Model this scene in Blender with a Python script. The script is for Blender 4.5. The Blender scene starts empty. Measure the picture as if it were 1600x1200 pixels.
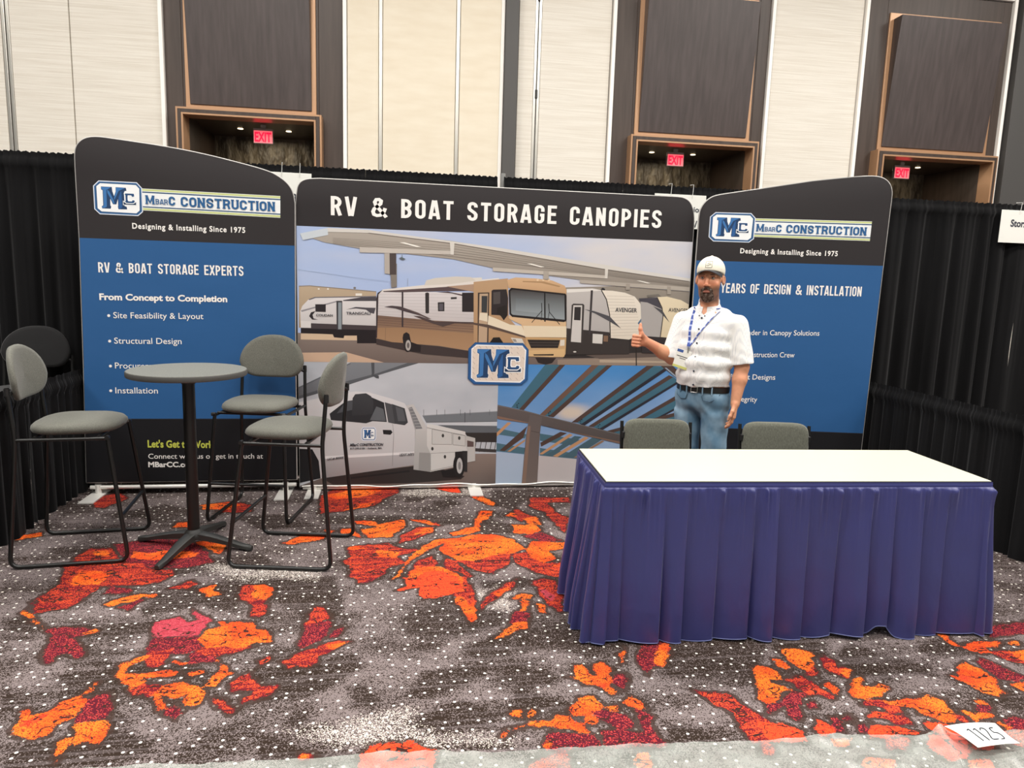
import bpy, bmesh, math, random
import numpy as np
from mathutils import Vector, Matrix
random.seed(7); rng = np.random.default_rng(7)
S = bpy.context.scene
COL = S.collection
# ------------------------------------------------------------------ camera
CAM_H, CAM_F, YAW, PITCH, ROLL = 1.635674, 1098.2847, 0.159212, 0.147096, 0.030827
def cam_basis():
    cy, sy, cp, sp = math.cos(YAW), math.sin(YAW), math.cos(PITCH), math.sin(PITCH)
    F = np.array([sy*cp, cy*cp, -sp]); R = np.array([cy, -sy, 0.]); U = np.cross(R, F)
    cr, sr = math.cos(ROLL), math.sin(ROLL)
    return cr*R+sr*U, -sr*R+cr*U, F
CR, CU, CF = cam_basis()
cd = bpy.data.cameras.new('camera'); cam = bpy.data.objects.new('camera', cd); COL.objects.link(cam)
cd.sensor_fit = 'HORIZONTAL'; cd.sensor_width = 36; cd.lens = 36*CAM_F/1600; cd.clip_start = .05; cd.clip_end = 200
cam.matrix_world = Matrix(((CR[0], CU[0], -CF[0], 0), (CR[1], CU[1], -CF[1], 0), (CR[2], CU[2], -CF[2], CAM_H), (0, 0, 0, 1)))
S.camera = cam
S.view_settings.view_transform = 'Standard'; S.view_settings.look = 'None'
S.view_settings.gamma = 1; S.view_settings.use_curve_mapping = False
S.view_settings.exposure = 0.0
# ------------------------------------------------------------------ light: the hall's ceiling panels and its even ambient light
w = bpy.data.worlds.new('hall_air'); S.world = w; w.use_nodes = True
w.node_tree.nodes['Background'].inputs[0].default_value = (1.0, .98, .96, 1)
w.node_tree.nodes['Background'].inputs[1].default_value = .23
LAMPS = []
for i, x in enumerate((-7.5, -2.5, 2.5, 7.5, 12.0)):
    for j, y in enumerate((-3.0, 2.2, 7.4)):
        l = bpy.data.lights.new('ceiling_lamp', 'AREA'); l.shape = 'RECTANGLE'; l.size = 2.2; l.size_y = 1.2
        l.energy = {0: 240, 1: 275, 2: 240}[j]; l.color = (1, .975, .94)
        o = bpy.data.objects.new('ceiling_lamp', l); COL.objects.link(o); o.location = (x, y, 8.3); LAMPS.append((x, y))
# ------------------------------------------------------------------ helpers
def ray(px, py):
    return np.array([0, 0, CAM_H]), CF+CR*(px-800)/CAM_F-CU*(py-600)/CAM_F
def onz(px, py, z=0.):
    o, d = ray(px, py); return o+d*((z-o[2])/d[2])
def hexc(h, g=1.0):
    if isinstance(h, tuple): return h
    v = [int(h[i:i+2], 16)/255 for i in (0, 2, 4)]
    return tuple((c/12.92 if c <= .04045 else ((c+.055)/1.055)**2.4)*g for c in v)+(1,)
def tag(o, label=None, cat=None, group=None, kind=None):
    if label: o['label'] = label
    if cat: o['category'] = cat
    if group: o['group'] = group
    if kind: o['kind'] = kind
    return o
def empty(name, loc=(0, 0, 0), rz=0, parent=None, **k):
    o = bpy.data.objects.new(name, None); COL.objects.link(o); o.location = loc; o.rotation_euler = (0, 0, rz)
    o.empty_display_size = .1
    if parent: o.parent = parent
    return tag(o, **k)
def link(name, me, mat=None, parent=None, loc=None, rz=None, **k):
    if mat is not None and not me.materials: me.materials.append(mat)
    o = bpy.data.objects.new(name, me); COL.objects.link(o)
    if parent: o.parent = parent
    if loc is not None: o.location = loc
    if rz is not None: o.rotation_euler = (0, 0, rz)
    return tag(o, **k)
def copy_tree(o, parent=None):
    c = o.copy(); COL.objects.link(c); c.parent = parent
    for ch in list(o.children): copy_tree(ch, c)
    return c
class MB:
    def __init__(s): s.v = []; s.f = []
    def add(s, vs, fs):
        n = len(s.v); s.v += [tuple(map(float, v)) for v in vs]; s.f += [tuple(i+n for i in f) for f in fs]; return s
    def box(s, a, b):
        (x0, y0, z0), (x1, y1, z1) = a, b
        return s.add([(x0,y0,z0),(x1,y0,z0),(x1,y1,z0),(x0,y1,z0),(x0,y0,z1),(x1,y0,z1),(x1,y1,z1),(x0,y1,z1)],
                     [(3,2,1,0),(4,5,6,7),(0,1,5,4),(1,2,6,5),(2,3,7,6),(3,0,4,7)])
    def rings(s, R, closed=True, cap=True):
        n = len(R[0]); vs = [p for r in R for p in r]; fs = []
        for i in range(len(R)-1):
            for j in range(n if closed else n-1):
                k = (j+1) % n; fs.append((i*n+j, i*n+k, (i+1)*n+k, (i+1)*n+j))
        if cap and closed: fs.append(tuple(range(n-1, -1, -1))); fs.append(tuple(range((len(R)-1)*n, len(R)*n)))
        return s.add(vs, fs)
    def lathe(s, prof, n=24, c=(0, 0, 0)):
        R = [[(c[0]+r*math.cos(2*math.pi*j/n), c[1]+r*math.sin(2*math.pi*j/n), c[2]+z) for j in range(n)] for r, z in prof]
        return s.rings(R)
    def tube(s, pts, r, n=10, cap=True):
        P = [Vector(p) for p in pts]; rr = r if isinstance(r, (list, tuple)) else [r]*len(P); R = []
        t = (P[1]-P[0]).normalized(); up = Vector((0, 0, 1)) if abs(t.z) < .9 else Vector((1, 0, 0)); nrm = t.cross(up).normalized()
        for i, p in enumerate(P):
            t = ((P[min(i+1, len(P)-1)]-p).normalized()+(p-P[max(i-1, 0)]).normalized()).normalized() if 0 < i < len(P)-1 else (P[i+1]-p if i == 0 else p-P[i-1]).normalized()
            nrm = (nrm-t*nrm.dot(t)).normalized(); b = t.cross(nrm)
            R.append([tuple(p+nrm*rr[i]*math.cos(2*math.pi*j/n)+b*rr[i]*math.sin(2*math.pi*j/n)) for j in range(n)])
        return s.rings(R, cap=cap)
    def prism(s, poly, y0, y1):          # polygon in x,z pushed along y
        n = len(poly); vs = [(x, y0, z) for x, z in poly]+[(x, y1, z) for x, z in poly]
        return s.add(vs, [tuple(range(n)), tuple(range(2*n-1, n-1, -1))]+[(i, i+n, (i+1) % n+n, (i+1) % n) for i in range(n)])
    def mesh(s, name='m', smooth=0, bevel=0, seg=2):
        me = bpy.data.meshes.new(name); me.from_pydata(s.v, [], s.f)
        bm = bmesh.new(); bm.from_mesh(me)
        bmesh.ops.recalc_face_normals(bm, faces=bm.faces)
        if bevel: bmesh.ops.bevel(bm, geom=list(bm.edges), offset=bevel, segments=seg, affect='EDGES', profile=.5, clamp_overlap=True)
        bm.to_mesh(me); bm.free()
        if smooth: me.shade_smooth(); me.set_sharp_from_angle(angle=math.radians(smooth))
        return me
    def obj(s, name, mat, parent=None, smooth=0, bevel=0, seg=2, loc=None, rz=None, **k):
        return link(name, s.mesh(name, smooth, bevel, seg), mat, parent, loc, rz, **k)
def fillet(pts, r, n=5):
    P = [Vector(p) for p in pts]; out = [P[0]]
    for i in range(1, len(P)-1):
        a, b, c = P[i-1], P[i], P[i+1]; d1 = (a-b); d2 = (c-b); q = min(r, d1.length*.45, d2.length*.45)
        s, e = b+d1.normalized()*q, b+d2.normalized()*q
        for k in range(n+1):
            t = k/n; out.append((1-t)**2*s+2*t*(1-t)*b+t*t*e)
    out.append(P[-1]); return out
# ------------------------------------------------------------------ materials
def mat(name, col=(.5,.5,.5,1), rough=.5, metal=0, spec=.5, sheen=0, bump=None, var=None, emit=None):
    m = bpy.data.materials.new(name); m.use_nodes = True; nt = m.node_tree; b = nt.nodes['Principled BSDF']
    col = hexc(col); b.inputs['Base Color'].default_value = col; b.inputs['Roughness'].default_value = rough
    b.inputs['Metallic'].default_value = metal; b.inputs['Specular IOR Level'].default_value = spec
    if sheen: b.inputs['Sheen Weight'].default_value = sheen; b.inputs['Sheen Roughness'].default_value = .4
    if emit: b.inputs['Emission Color'].default_value = hexc(emit[0]); b.inputs['Emission Strength'].default_value = emit[1]
    tc = nt.nodes.new('ShaderNodeTexCoord')
    def noise(scale, sc3=None, detail=3):
        n = nt.nodes.new('ShaderNodeTexNoise'); n.inputs['Scale'].default_value = scale; n.inputs['Detail'].default_value = detail
        if sc3:
            mp = nt.nodes.new('ShaderNodeMapping'); mp.inputs['Scale'].default_value = sc3
            nt.links.new(tc.outputs['Object'], mp.inputs[0]); nt.links.new(mp.outputs[0], n.inputs[0])
        else: nt.links.new(tc.outputs['Object'], n.inputs[0])
        return n
    if var:                                # (colour2, scale, (sx,sy,sz), lo, hi)
        n = noise(var[1], var[2]); mr = nt.nodes.new('ShaderNodeMapRange')
        mr.inputs[1].default_value = var[3]; mr.inputs[2].default_value = var[4]; nt.links.new(n.outputs[0], mr.inputs[0])
        mx = nt.nodes.new('ShaderNodeMix'); mx.data_type = 'RGBA'; mx.inputs[6].default_value = col; mx.inputs[7].default_value = hexc(var[0])
        nt.links.new(mr.outputs[0], mx.inputs[0]); nt.links.new(mx.outputs[2], b.inputs['Base Color'])
    if bump:                               # (scale, (sx,sy,sz), strength, distance)
        n = noise(bump[0], bump[1]); bp = nt.nodes.new('ShaderNodeBump'); bp.inputs['Strength'].default_value = bump[2]; bp.inputs['Distance'].default_value = bump[3]
        nt.links.new(n.outputs[0], bp.inputs['Height']); nt.links.new(bp.outputs[0], b.inputs['Normal'])
    return m
def attr_mat(name, rough=.6, spec=.3, wrinkle=0):
    m = bpy.data.materials.new(name); m.use_nodes = True; nt = m.node_tree; b = nt.nodes['Principled BSDF']
    a = nt.nodes.new('ShaderNodeAttribute'); a.attribute_name = 'Col'; nt.links.new(a.outputs[0], b.inputs['Base Color'])
    b.inputs['Roughness'].default_value = rough; b.inputs['Specular IOR Level'].default_value = spec
    return m
M = dict(
    cream=mat('cream_wall_fabric', 'e0dbd0', .8, spec=.2, var=('d3ccbf', 1.0, (1.2, 1.2, 55), .35, .7), bump=(1.0, (3, 3, 130), .35, .006)),
    cream_smooth=mat('smooth_cream_panel', 'e2d9c6', .7, spec=.2, var=('dbd0bb', 2.0, (1, 1, 4), .3, .7)),
    white_trim=mat('white_painted_trim', 'f3efe8', .5),
    steel_strip=mat('brushed_steel_strip', 'c9c6bd', .3, metal=.8),
    wood=mat('dark_wood_veneer', '473b34', .45, spec=.4, var=('3b3029', 1.0, (14, 14, .9), .35, .7), bump=(1.0, (60, 60, 2), .1, .002)),
    wood_panel=mat('grey_brown_wood_panel', '4e4543', .42, spec=.4, var=('413937', 1.0, (16, 16, .7), .3, .7)),
    copper=mat('copper_trim', 'b28a68', .35, metal=.25),
    grey_column=mat('dark_grey_column', '4a4846', .6),
    alcove=mat('patterned_alcove_wallpaper', '6b6355', .5, var=('4a4339', 3.2, (1.6, 1, .7), .47, .53), bump=(3.2, (1.6, 1, .7), 1, .12)),
    soffit=mat('alcove_soffit_wood', '4e4234', .28, var=('3a2f24', 2, (3, 12, 3), .3, .7)),
    ceiling=mat('hall_ceiling_paint', 'd8d2c8', .8),
    alu=mat('white_powder_coated_metal', 'e8e6e0', .35, metal=.2),
    pipe=mat('aluminium_pipe', 'b9b9b6', .35, metal=.8),
    black_tube=mat('black_powder_coated_tube', '151514', .35, spec=.5),
    stool_fabric=mat('grey_woven_upholstery', '6f6f67', .85, spec=.2, sheen=.15, var=('5a5a53', 220, None, .35, .65), bump=(400, None, .35, .001)),
    chair_fabric=mat('grey_ribbed_upholstery', '68695f', .9, spec=.2, sheen=.2, var=('54554c', 1, (300, 300, 60), .35, .65), bump=(1, (420, 420, 90), .5, .0015)),
    dark_fabric=mat('black_upholstery', '141415', .9, sheen=.2),
    laminate=mat('speckled_grey_laminate', '7d7d74', .38, var=('68685f', 160, None, .4, .6)),
    edge=mat('dark_grey_edge_band', '4b4a47', .5),
    cast=mat('black_cast_metal', '262624', .5),
    plastic_black=mat('black_plastic', '181818', .5),
    skirt=mat('navy_satin_skirt', '383b70', .36, spec=.45, sheen=.1, bump=(9, (1, 1, .6), .45, .015)),
    band=mat('navy_hook_band', '30356f', .6),
    clip=mat('black_table_edge_strip', '2c2d33', .6, bump=(300, None, .5, .002)),
    top=mat('white_vinyl_table_cover', 'c4c4b0', .35, spec=.4),
    card=mat('white_card', 'eeeee6', .7),
    string=mat('white_string', 'd8d8d4', .7),
    ink=mat('dark_ink', '303340', .6),
    drape=mat('black_drape_cloth', '111112', .85, spec=.12, sheen=.08, var=('151516', 3, (6, 6, .6), .35, .7), bump=(500, None, .3, .001)),
    banner_black=mat('charcoal_printed_fabric', '2f2c2d', .7, spec=.2),
    banner_foot=mat('black_printed_fabric', '17171a', .6, spec=.25),
    banner_blue=mat('blue_printed_fabric', '2a598c', .55, spec=.3, bump=(2.2, (1, 1, 2), .25, .02)),
    banner_back=mat('black_banner_backing', '202022', .8),
    seam=mat('grey_edge_welt', 'a9a7a3', .6),
    lamp=mat('ceiling_lamp_diffuser', 'ffffff', .5, emit=('fff4e6', 6)),
    lamp_frame=mat('lamp_frame_paint', 'cfcac0', .5),
    exit_red=mat('lit_red_letters', 'ff2040', .5, emit=('ff1030', 2.2)),
    exit_face=mat('exit_sign_face', 'ffd8d4', .4, emit=('ff5a68', .9)),
    exit_body=mat('exit_sign_housing', 'b8b2ac', .4),
    spot=mat('lit_downlight', 'fff2d8', .4, emit=('ffe6bd', 4)),
    white_print=mat('white_print', 'efeee9', .6, spec=.2),
    white_ptext=mat('white_lettering', 'f0ede8', .6, spec=.2),
    olive_text=mat('yellow_green_lettering', 'b9bf52', .6, spec=.2),
    navy_text=mat('blue_lettering', '2f5f8f', .6, spec=.2),
    dark_text=mat('dark_lettering', '3a3b40', .6, spec=.2),
    print=attr_mat('printed_colour', .6, .25),
)
# ------------------------------------------------------------------ flat print on a plane
class Plane:
    """a vertical banner face; a = metres along it, b = metres up, point = p0 + a*ex + b*ez"""
    def __init__(s, p0, p1):
        s.p0 = np.array([p0[0], p0[1], 0.]); d = np.array([p1[0]-p0[0], p1[1]-p0[1], 0.]); s.w = np.linalg.norm(d); s.ex = d/s.w
        s.n = np.array([s.ex[1], -s.ex[0], 0.])        # towards the camera
    def uv(s, px, py):
        o, d = ray(px, py); t = np.dot(s.p0-o, s.n)/np.dot(d, s.n); q = o+t*d-s.p0
        return float(q@s.ex), float(q[2])
def poly_offset(P, d):
    P = [np.array(p, float) for p in P]; n = len(P)
    A = sum(P[i][0]*P[(i+1) % n][1]-P[(i+1) % n][0]*P[i][1] for i in range(n)); sg = 1 if A > 0 else -1; out = []
    for i in range(n):
        a = P[i]-P[i-1]; b = P[(i+1) % n]-P[i]
        na = np.array([a[1], -a[0]])/(np.linalg.norm(a)+1e-9)*sg; nb = np.array([b[1], -b[0]])/(np.linalg.norm(b)+1e-9)*sg
        m = na+nb; m /= (np.linalg.norm(m)+1e-9); out.append(P[i]+m*d/max(.5, m@na))
    return out
class Art:
    def __init__(s, pl, base=0): s.pl = pl; s.items = []; s.base = base
    def ab(s, P, col, col2=None, lvl=None):
        xs = [p[0] for p in P]; ys = [p[1] for p in P]; bb = (min(xs), min(ys), max(xs), max(ys))
        L = 1+max([i[3] for i in s.items if not (i[4][2] < bb[0] or i[4][0] > bb[2] or i[4][3] < bb[1] or i[4][1] > bb[3])], default=s.base)
        s.items.append((P, hexc(col), hexc(col2) if col2 else None, lvl or L, bb))
    def px(s, P, col, col2=None): s.ab([s.pl.uv(*p) for p in P], col, col2)
    def tile(s, ox, oy, k):
        return lambda P, col, col2=None: s.px([(ox+x*k, oy+y*k) for x, y in P], col, col2)
    def line(s, ox, oy, k):
        def f(P, wd, col):
            P = [np.array((ox+x*k, oy+y*k)) for x, y in P]; wd = wd*k
            for a, b in zip(P, P[1:]):
                d = b-a; nn = np.array([-d[1], d[0]])/np.linalg.norm(d)*wd/2
                s.px([tuple(a+nn), tuple(b+nn), tuple(b-nn), tuple(a-nn)], col)
        return f
    def build(s, name, parent, **k):
        V = []; Fc = []; C = []
        for P, c1, c2, L, bb in s.items:
            n = len(V); off = L*.00012+.0004
            for a, b in P:
                V.append(tuple(s.pl.p0+a*s.pl.ex+np.array([0, 0, b])+s.pl.n*off))
                if c2:
                    t = (bb[3]-b)/max(bb[3]-bb[1], 1e-6); C.append(tuple(c1[i]*(1-t)+c2[i]*t for i in range(4)))
                else: C.append(c1)
            A = sum(P[i][0]*P[(i+1) % len(P)][1]-P[(i+1) % len(P)][0]*P[i][1] for i in range(len(P)))
            ix = list(range(n, n+len(P))); Fc.append(tuple(ix if A > 0 else ix[::-1]))
        me = bpy.data.meshes.new(name); me.from_pydata(V, [], Fc)
        at = me.color_attributes.new('Col', 'FLOAT_COLOR', 'POINT'); at.data.foreach_set('color', np.array(C, dtype=np.float32).ravel())
        print('art', name, len(s.items), 'max level', max(i[3] for i in s.items))
        return link(name, me, M['print'], parent, **k)
# text -> mesh
_tc = {}
def text_data(txt, bold, space):
    key = (txt, bold, space)
    if key not in _tc:
        cu = bpy.data.curves.new('txt', 'FONT'); cu.body = txt; cu.offset = bold; cu.space_character = space; cu.resolution_u = 3; cu.fill_mode = 'FRONT'
        o = bpy.data.objects.new('txt', cu); COL.objects.link(o); dg = bpy.context.evaluated_depsgraph_get(); dg.update()
        me = bpy.data.meshes.new_from_object(o.evaluated_get(dg)); bpy.data.objects.remove(o)
        v = np.array([tuple(x.co) for x in me.vertices]); f = [tuple(p.vertices) for p in me.polygons]
        bpy.data.meshes.remove(me); bpy.data.curves.remove(cu); _tc[key] = (v, f)
    v, f = _tc[key]; return v.copy(), list(f)
CAPH = None
def text_on(pl, name, txt, pL, pR, cap, material, parent, bold=.0, space=1.0, off=.0022, slant=0, grow=0):
    """pL,pR baseline ends in picture pixels, cap = cap height in pixels"""
    global CAPH
    if CAPH is None: CAPH = text_data('H', 0, 1)[0][:, 1].max()
    a0, b0 = pl.uv(*pL); a1, b1 = pl.uv(*pR); mid = ((pL[0]+pR[0])/2, (pL[1]+pR[1])/2)
    h = pl.uv(mid[0], mid[1]-cap)[1]-pl.uv(*mid)[1]; sy = h/(CAPH+bold)
    v, f = text_data(txt, bold, space); x0, x1 = v[:, 0].min(), v[:, 0].max(); sx = (a1-a0)/(x1-x0)
    a = a0+(v[:, 0]-x0)*sx; t = (a-a0)/(a1-a0); yy = v[:, 1]*sy
    if grow: yy = v[:, 1]*sy
    b = b0+(b1-b0)*t+yy; a = a+yy*slant
    V = pl.p0+np.outer(a, pl.ex)+np.outer(b, [0, 0, 1])+pl.n*off
    me = bpy.data.meshes.new(name); me.from_pydata(V.tolist(), [], f)
    return link(name, me, material, parent)
# ================================================================== FLOOR (woven carpet, the motifs are flat colour fields)
def T(ox, oy, k): return ox, oy, k
TA, TB, TC, TD, TE, TF = (0, 900, .25), (400, 900, .25), (800, 980, .25), (1200, 980, .25), (500, 760, .25), (0, 760, .3125)
MOT = {  # class -> list of (tile, outline)
'O': [(TD,[(600,820),(800,830),(800,890),(590,890)]),(TC,[(770,770),(860,770),(870,890),(780,890)]),(TD,[(380,690),(540,690),(520,740),(420,750)]),(TD,[(1250,830),(1400,820),(1420,890),(1260,890)]),(TA,[(65,970),(130,900),(125,850),(160,840),(200,870),(300,840),(400,785),(500,750),(530,775),(495,850),(440,890),(330,940),(300,1000),(200,1025),(110,1010)]),
 (TA,[(460,930),(550,905),(690,895),(650,1000),(600,1060),(550,1035),(460,1070)]),(TA,[(520,740),(540,700),(590,670),(590,710),(545,745)]),
 (TA,[(325,1120),(370,1040),(430,1005),(425,1070),(350,1165)]),
 (TA,[(720,600),(760,550),(880,500),(960,490),(830,560),(775,610),(900,610),(1080,585),(1130,595),(1100,620),(900,640),(830,665),(940,650),(800,710),(760,670)]),
 (TA,[(1240,400),(1270,340),(1400,320),(1440,285),(1580,290),(1600,325),(1660,345),(1710,385),(1700,410),(1600,420),(1550,440),(1450,450),(1400,440),(1300,450)]),
 (TA,[(140,220),(200,240),(270,310),(280,330),(220,300),(150,240)]),(TA,[(440,20),(480,-20),(640,-30),(620,50),(450,65)]),
 (TA,[(645,180),(700,150),(880,110),(990,115),(960,135),(880,125),(830,160),(700,185)]),(TA,[(1240,80),(1350,55),(1340,85),(1380,105),(1300,130)]),
 (TA,[(1350,530),(1430,560),(1400,600),(1440,610),(1350,690),(1270,690),(1360,610),(1380,580)]),(TA,[(500,360),(590,335),(615,345),(540,370)]),
 (TA,[(950,740),(1010,690),(1100,660),(1220,680),(1285,720),(1270,790),(1220,815),(1150,810),(1140,785),(1180,735),(1080,770),(1000,750),(1060,830),(1000,835),(970,780)]),
 (TA,[(1060,520),(1130,545),(1175,540),(1140,560),(1090,555)]),(TA,[(1185,610),(1270,590),(1270,605),(1200,625)]),(TA,[(1340,290),(1420,280),(1400,305)]),
 (TB,[(940,20),(1000,-60),(1150,-60),(1290,0),(1300,90),(1200,120),(1100,145),(1020,120),(1030,70),(860,95),(930,75)]),
 (TB,[(1300,180),(1370,160),(1380,280),(1350,295),(1290,200)]),(TB,[(1500,390),(1550,330),(1620,300),(1640,330),(1560,380)]),
 (TB,[(-20,60),(40,55),(105,70),(105,130),(50,150),(-20,140)]),(TB,[(430,440),(560,405),(580,420),(470,465)]),
 (TB,[(270,1140),(290,1105),(330,1120),(340,1150)]),(TB,[(1510,1000),(1590,960),(1600,980),(1540,1010)]),(TB,[(1480,110),(1590,60),(1590,80),(1520,130)]),
 (TC,[(890,170),(930,100),(985,85),(970,200),(945,240),(880,225)]),(TC,[(675,230),(680,170),(710,125),(700,220)]),
 (TC,[(340,315),(400,300),(390,240),(440,235),(500,310),(520,300),(505,230),(560,215),(610,260),(625,370),(655,410),(620,420),(560,385),(480,360)]),
 (TC,[(365,520),(410,440),(520,440),(570,490),(540,520),(480,520),(545,580),(520,615),(470,590),(440,560),(380,560)]),
 (TC,[(690,465),(740,430),(800,460),(855,520),(800,515),(740,490)]),(TC,[(590,500),(640,495),(665,530),(610,525)]),
 (TC,[(0,650),(20,620),(150,590),(240,590),(270,545),(350,560),(440,610),(500,665),(430,670),(330,640),(240,620),(100,615)]),
 (TC,[(200,760),(200,700),(240,715),(230,765)]),(TC,[(0,520),(50,520),(60,570),(0,550)]),(TC,[(105,560),(110,520),(145,515),(140,555)]),
 (TC,[(1515,300),(1530,240),(1620,250),(1620,480),(1550,450)]),
 (TD,[(75,150),(90,125),(270,155),(290,200),(290,250),(240,270),(180,250),(120,210)]),(TD,[(35,200),(70,190),(150,250),(120,270),(60,250)]),
 (TD,[(-10,250),(60,270),(90,330),(-10,335)]),(TD,[(-10,345),(120,365),(150,390),(80,410),(60,480),(-10,480)]),(TD,[(460,250),(520,270),(500,310),(470,290)]),
 (TD,[(340,360),(380,345),(450,390),(440,425),(390,400)]),(TD,[(500,410),(540,320),(590,310),(600,340),(580,370),(640,375),(700,350),(755,375),(700,430),(600,455),(540,440)]),
 (TD,[(700,460),(850,450),(1000,430),(1110,455),(1150,530),(1180,600),(1100,600),(1040,560),(950,540),(900,500),(780,490)]),
 (TD,[(1115,295),(1190,310),(1190,240),(1230,215),(1330,260),(1430,330),(1440,380),(1485,410),(1430,430),(1330,400),(1230,350)]),
 (TD,[(1505,355),(1640,325),(1640,410)]),(TD,[(1045,30),(1100,35),(1150,90),(1200,115),(1300,85),(1450,90),(1450,115),(1370,130),(1400,165),(1330,165),(1180,120),(1100,80)]),
 (TD,[(1500,150),(1640,145),(1640,225),(1530,180)]),(TD,[(1500,90),(1560,85),(1570,115),(1510,110)]),(TD,[(1200,520),(1300,540),(1400,530),(1410,555),(1300,590),(1260,560)]),
 (TD,[(1290,460),(1330,455),(1380,485),(1310,480)]),(TD,[(1450,590),(1520,620),(1500,645),(1430,600)]),
 (TE,[(210,215),(350,220),(370,235),(530,205),(540,235),(500,270),(440,320),(300,320),(260,270),(370,250),(230,235)]),(TE,[(940,65),(1020,60),(1090,100),(1090,125),(1040,110),(990,85)]),
 (TE,[(130,265),(200,260),(260,320),(140,300)]),(TE,[(20,275),(95,275),(60,300)]),(TE,[(560,205),(680,215),(750,240),(680,240)]),(TE,[(640,260),(710,255),(700,290),(600,300)]),
 (TE,[(350,400),(500,410),(480,450),(360,440)]),(TE,[(165,380),(240,370),(300,390),(200,400)]),(TE,[(830,690),(880,680),(970,760),(970,840),(940,850)]),
 (TE,[(450,580),(480,550),(560,440),(660,360),(740,330),(860,320),(700,385),(560,470),(500,560)]),
 (TE,[(740,400),(780,340),(960,300),(1100,300),(1200,330),(1290,390),(1200,420),(1080,430),(960,470),(850,460)]),
 (TE,[(820,290),(960,250),(1000,150),(1080,155),(1050,200),(1000,230),(1000,280),(900,300),(830,310)]),(TE,[(1160,185),(1200,160),(1240,190)]),
 (TE,[(1260,200),(1350,190),(1380,240),(1300,230)]),(TE,[(1200,240),(1350,240),(1390,280),(1310,300),(1210,290)]),
 (TE,[(1290,400),(1320,345),(1530,350),(1530,390),(1420,400),(1480,450),(1400,480),(1310,440)]),(TE,[(1440,490),(1540,480),(1540,500),(1450,505)]),
 (TE,[(1180,700),(1260,670),(1330,680),(1310,700),(1190,710)]),(TE,[(1260,700),(1310,720),(1300,780),(1250,780)]),(TE,[(1170,880),(1240,840),(1300,840),(1290,890)]),(TE,[(1360,730),(1400,740),(1415,795),(1370,790)]),
 (TE,[(20,60),(200,20),(400,15),(300,60),(100,80)]),(TE,[(150,150),(260,110),(340,95),(300,130)]),
 (TF,[(1000,95),(1150,75),(1200,95),(1150,115),(1020,115)]),(TF,[(860,205),(890,180),(950,180),(950,205)]),(TF,[(80,265),(110,245),(215,225),(210,245),(90,270)]),
 (TF,[(650,355),(660,325),(760,330),(830,320),(990,325),(980,355),(740,370)]),(TF,[(960,275),(1080,275),(1130,290),(1110,335),(1090,340),(1030,305)]),
 (TF,[(460,325),(540,320),(550,350),(470,345)]),(TF,[(340,490),(400,420),(560,430),(500,495)]),(TF,[(1000,520),(1080,495),(1070,530),(1100,540),(1040,550)]),(TF,[(1410,285),(1500,250),(1620,245),(1620,265),(1440,290)])],
'S': [(TD,[(1000,672),(1240,672),(1260,820),(1120,830),(1000,760)]),(TB,[(630,1150),(1120,1140),(1110,1230),(650,1230)]),(TD,[(1240,660),(1420,655),(1400,760),(1290,760)]),(TB,[(640,1140),(700,1060),(760,1045),(780,1060),(850,1040),(900,1060),(960,1030),(1120,1090),(1130,1130),(700,1170)]),
 (TD,[(-20,590),(100,605),(230,650),(240,715),(-20,725)]),(TD,[(300,640),(310,575),(350,590),(425,660),(380,690),(320,680)]),
 (TD,[(640,640),(660,600),(800,620),(950,660),(900,675),(820,660),(800,690),(640,690)]),(TD,[(960,600),(1060,590),(1180,620),(1240,665),(1100,675),(1000,630)]),
 (TD,[(1190,300),(1260,300),(1290,360),(1220,340)]),(TA,[(150,900),(330,845),(320,860),(190,935),(130,940)]),(TC,[(480,350),(600,345),(600,385),(560,385)]),
 (TD,[(620,555),(650,525),(760,540),(740,560)]),(TC,[(1530,590),(1640,600),(1640,640),(1560,620)]),(TE,[(720,10),(860,5),(880,40),(800,35)]),
 (TE,[(520,570),(600,570),(650,535),(750,530),(860,560),(890,630),(890,650),(760,690),(650,705),(610,660),(620,630),(470,655),(540,620)])],
'P': [(TA,[(945,330),(980,290),(1110,255),(1180,285),(1260,270),(1285,320),(1250,375),(970,385)]),(TA,[(1200,200),(1250,240),(1330,280),(1270,290),(1210,260)]),
 (TE,[(1340,590),(1380,640),(1480,680),(1450,720),(1380,660)])],
'R': [(TD,[(730,685),(900,690),(860,770),(740,760)]),(TC,[(100,850),(250,790),(340,780),(380,890),(100,890)]),(TC,[(1540,720),(1640,715),(1640,800),(1560,800)]),(TD,[(1480,650),(1640,640),(1640,760),(1500,730)]),(TA,[(900,470),(1080,455),(1060,480),(1040,550),(980,575),(920,560)]),(TA,[(1250,450),(1400,440),(1600,430),(1500,470),(1350,500),(1200,480)]),
 (TA,[(150,215),(200,170),(310,110),(390,30),(400,-60),(560,-90),(900,-80),(1000,20),(820,45),(640,50),(600,90),(500,160),(420,200),(200,240),(230,150)]),
 (TA,[(1050,80),(1150,60),(1200,35),(1235,45),(1180,80)]),(TA,[(800,700),(870,665),(1000,670),(1010,700),(940,760),(900,740),(850,740)]),
 (TA,[(1290,770),(1350,750),(1420,790),(1470,850),(1440,865),(1370,820)]),(TA,[(1430,670),(1470,640),(1570,595),(1560,640),(1600,680),(1730,690),(1700,740),(1600,780),(1500,805),(1500,770),(1580,720),(1450,720)]),
 (TB,[(1230,60),(1300,-20),(1370,120),(1380,280),(1350,295),(1290,200),(1230,120)]),(TB,[(1400,195),(1480,100),(1600,30),(1600,70),(1500,150)]),
 (TB,[(310,310),(330,240),(380,190),(430,190),(460,270),(400,290)]),(TB,[(130,530),(200,520),(340,450),(520,400),(590,410),(480,470),(400,500),(390,540),(330,565),(250,560),(210,575)]),
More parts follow.
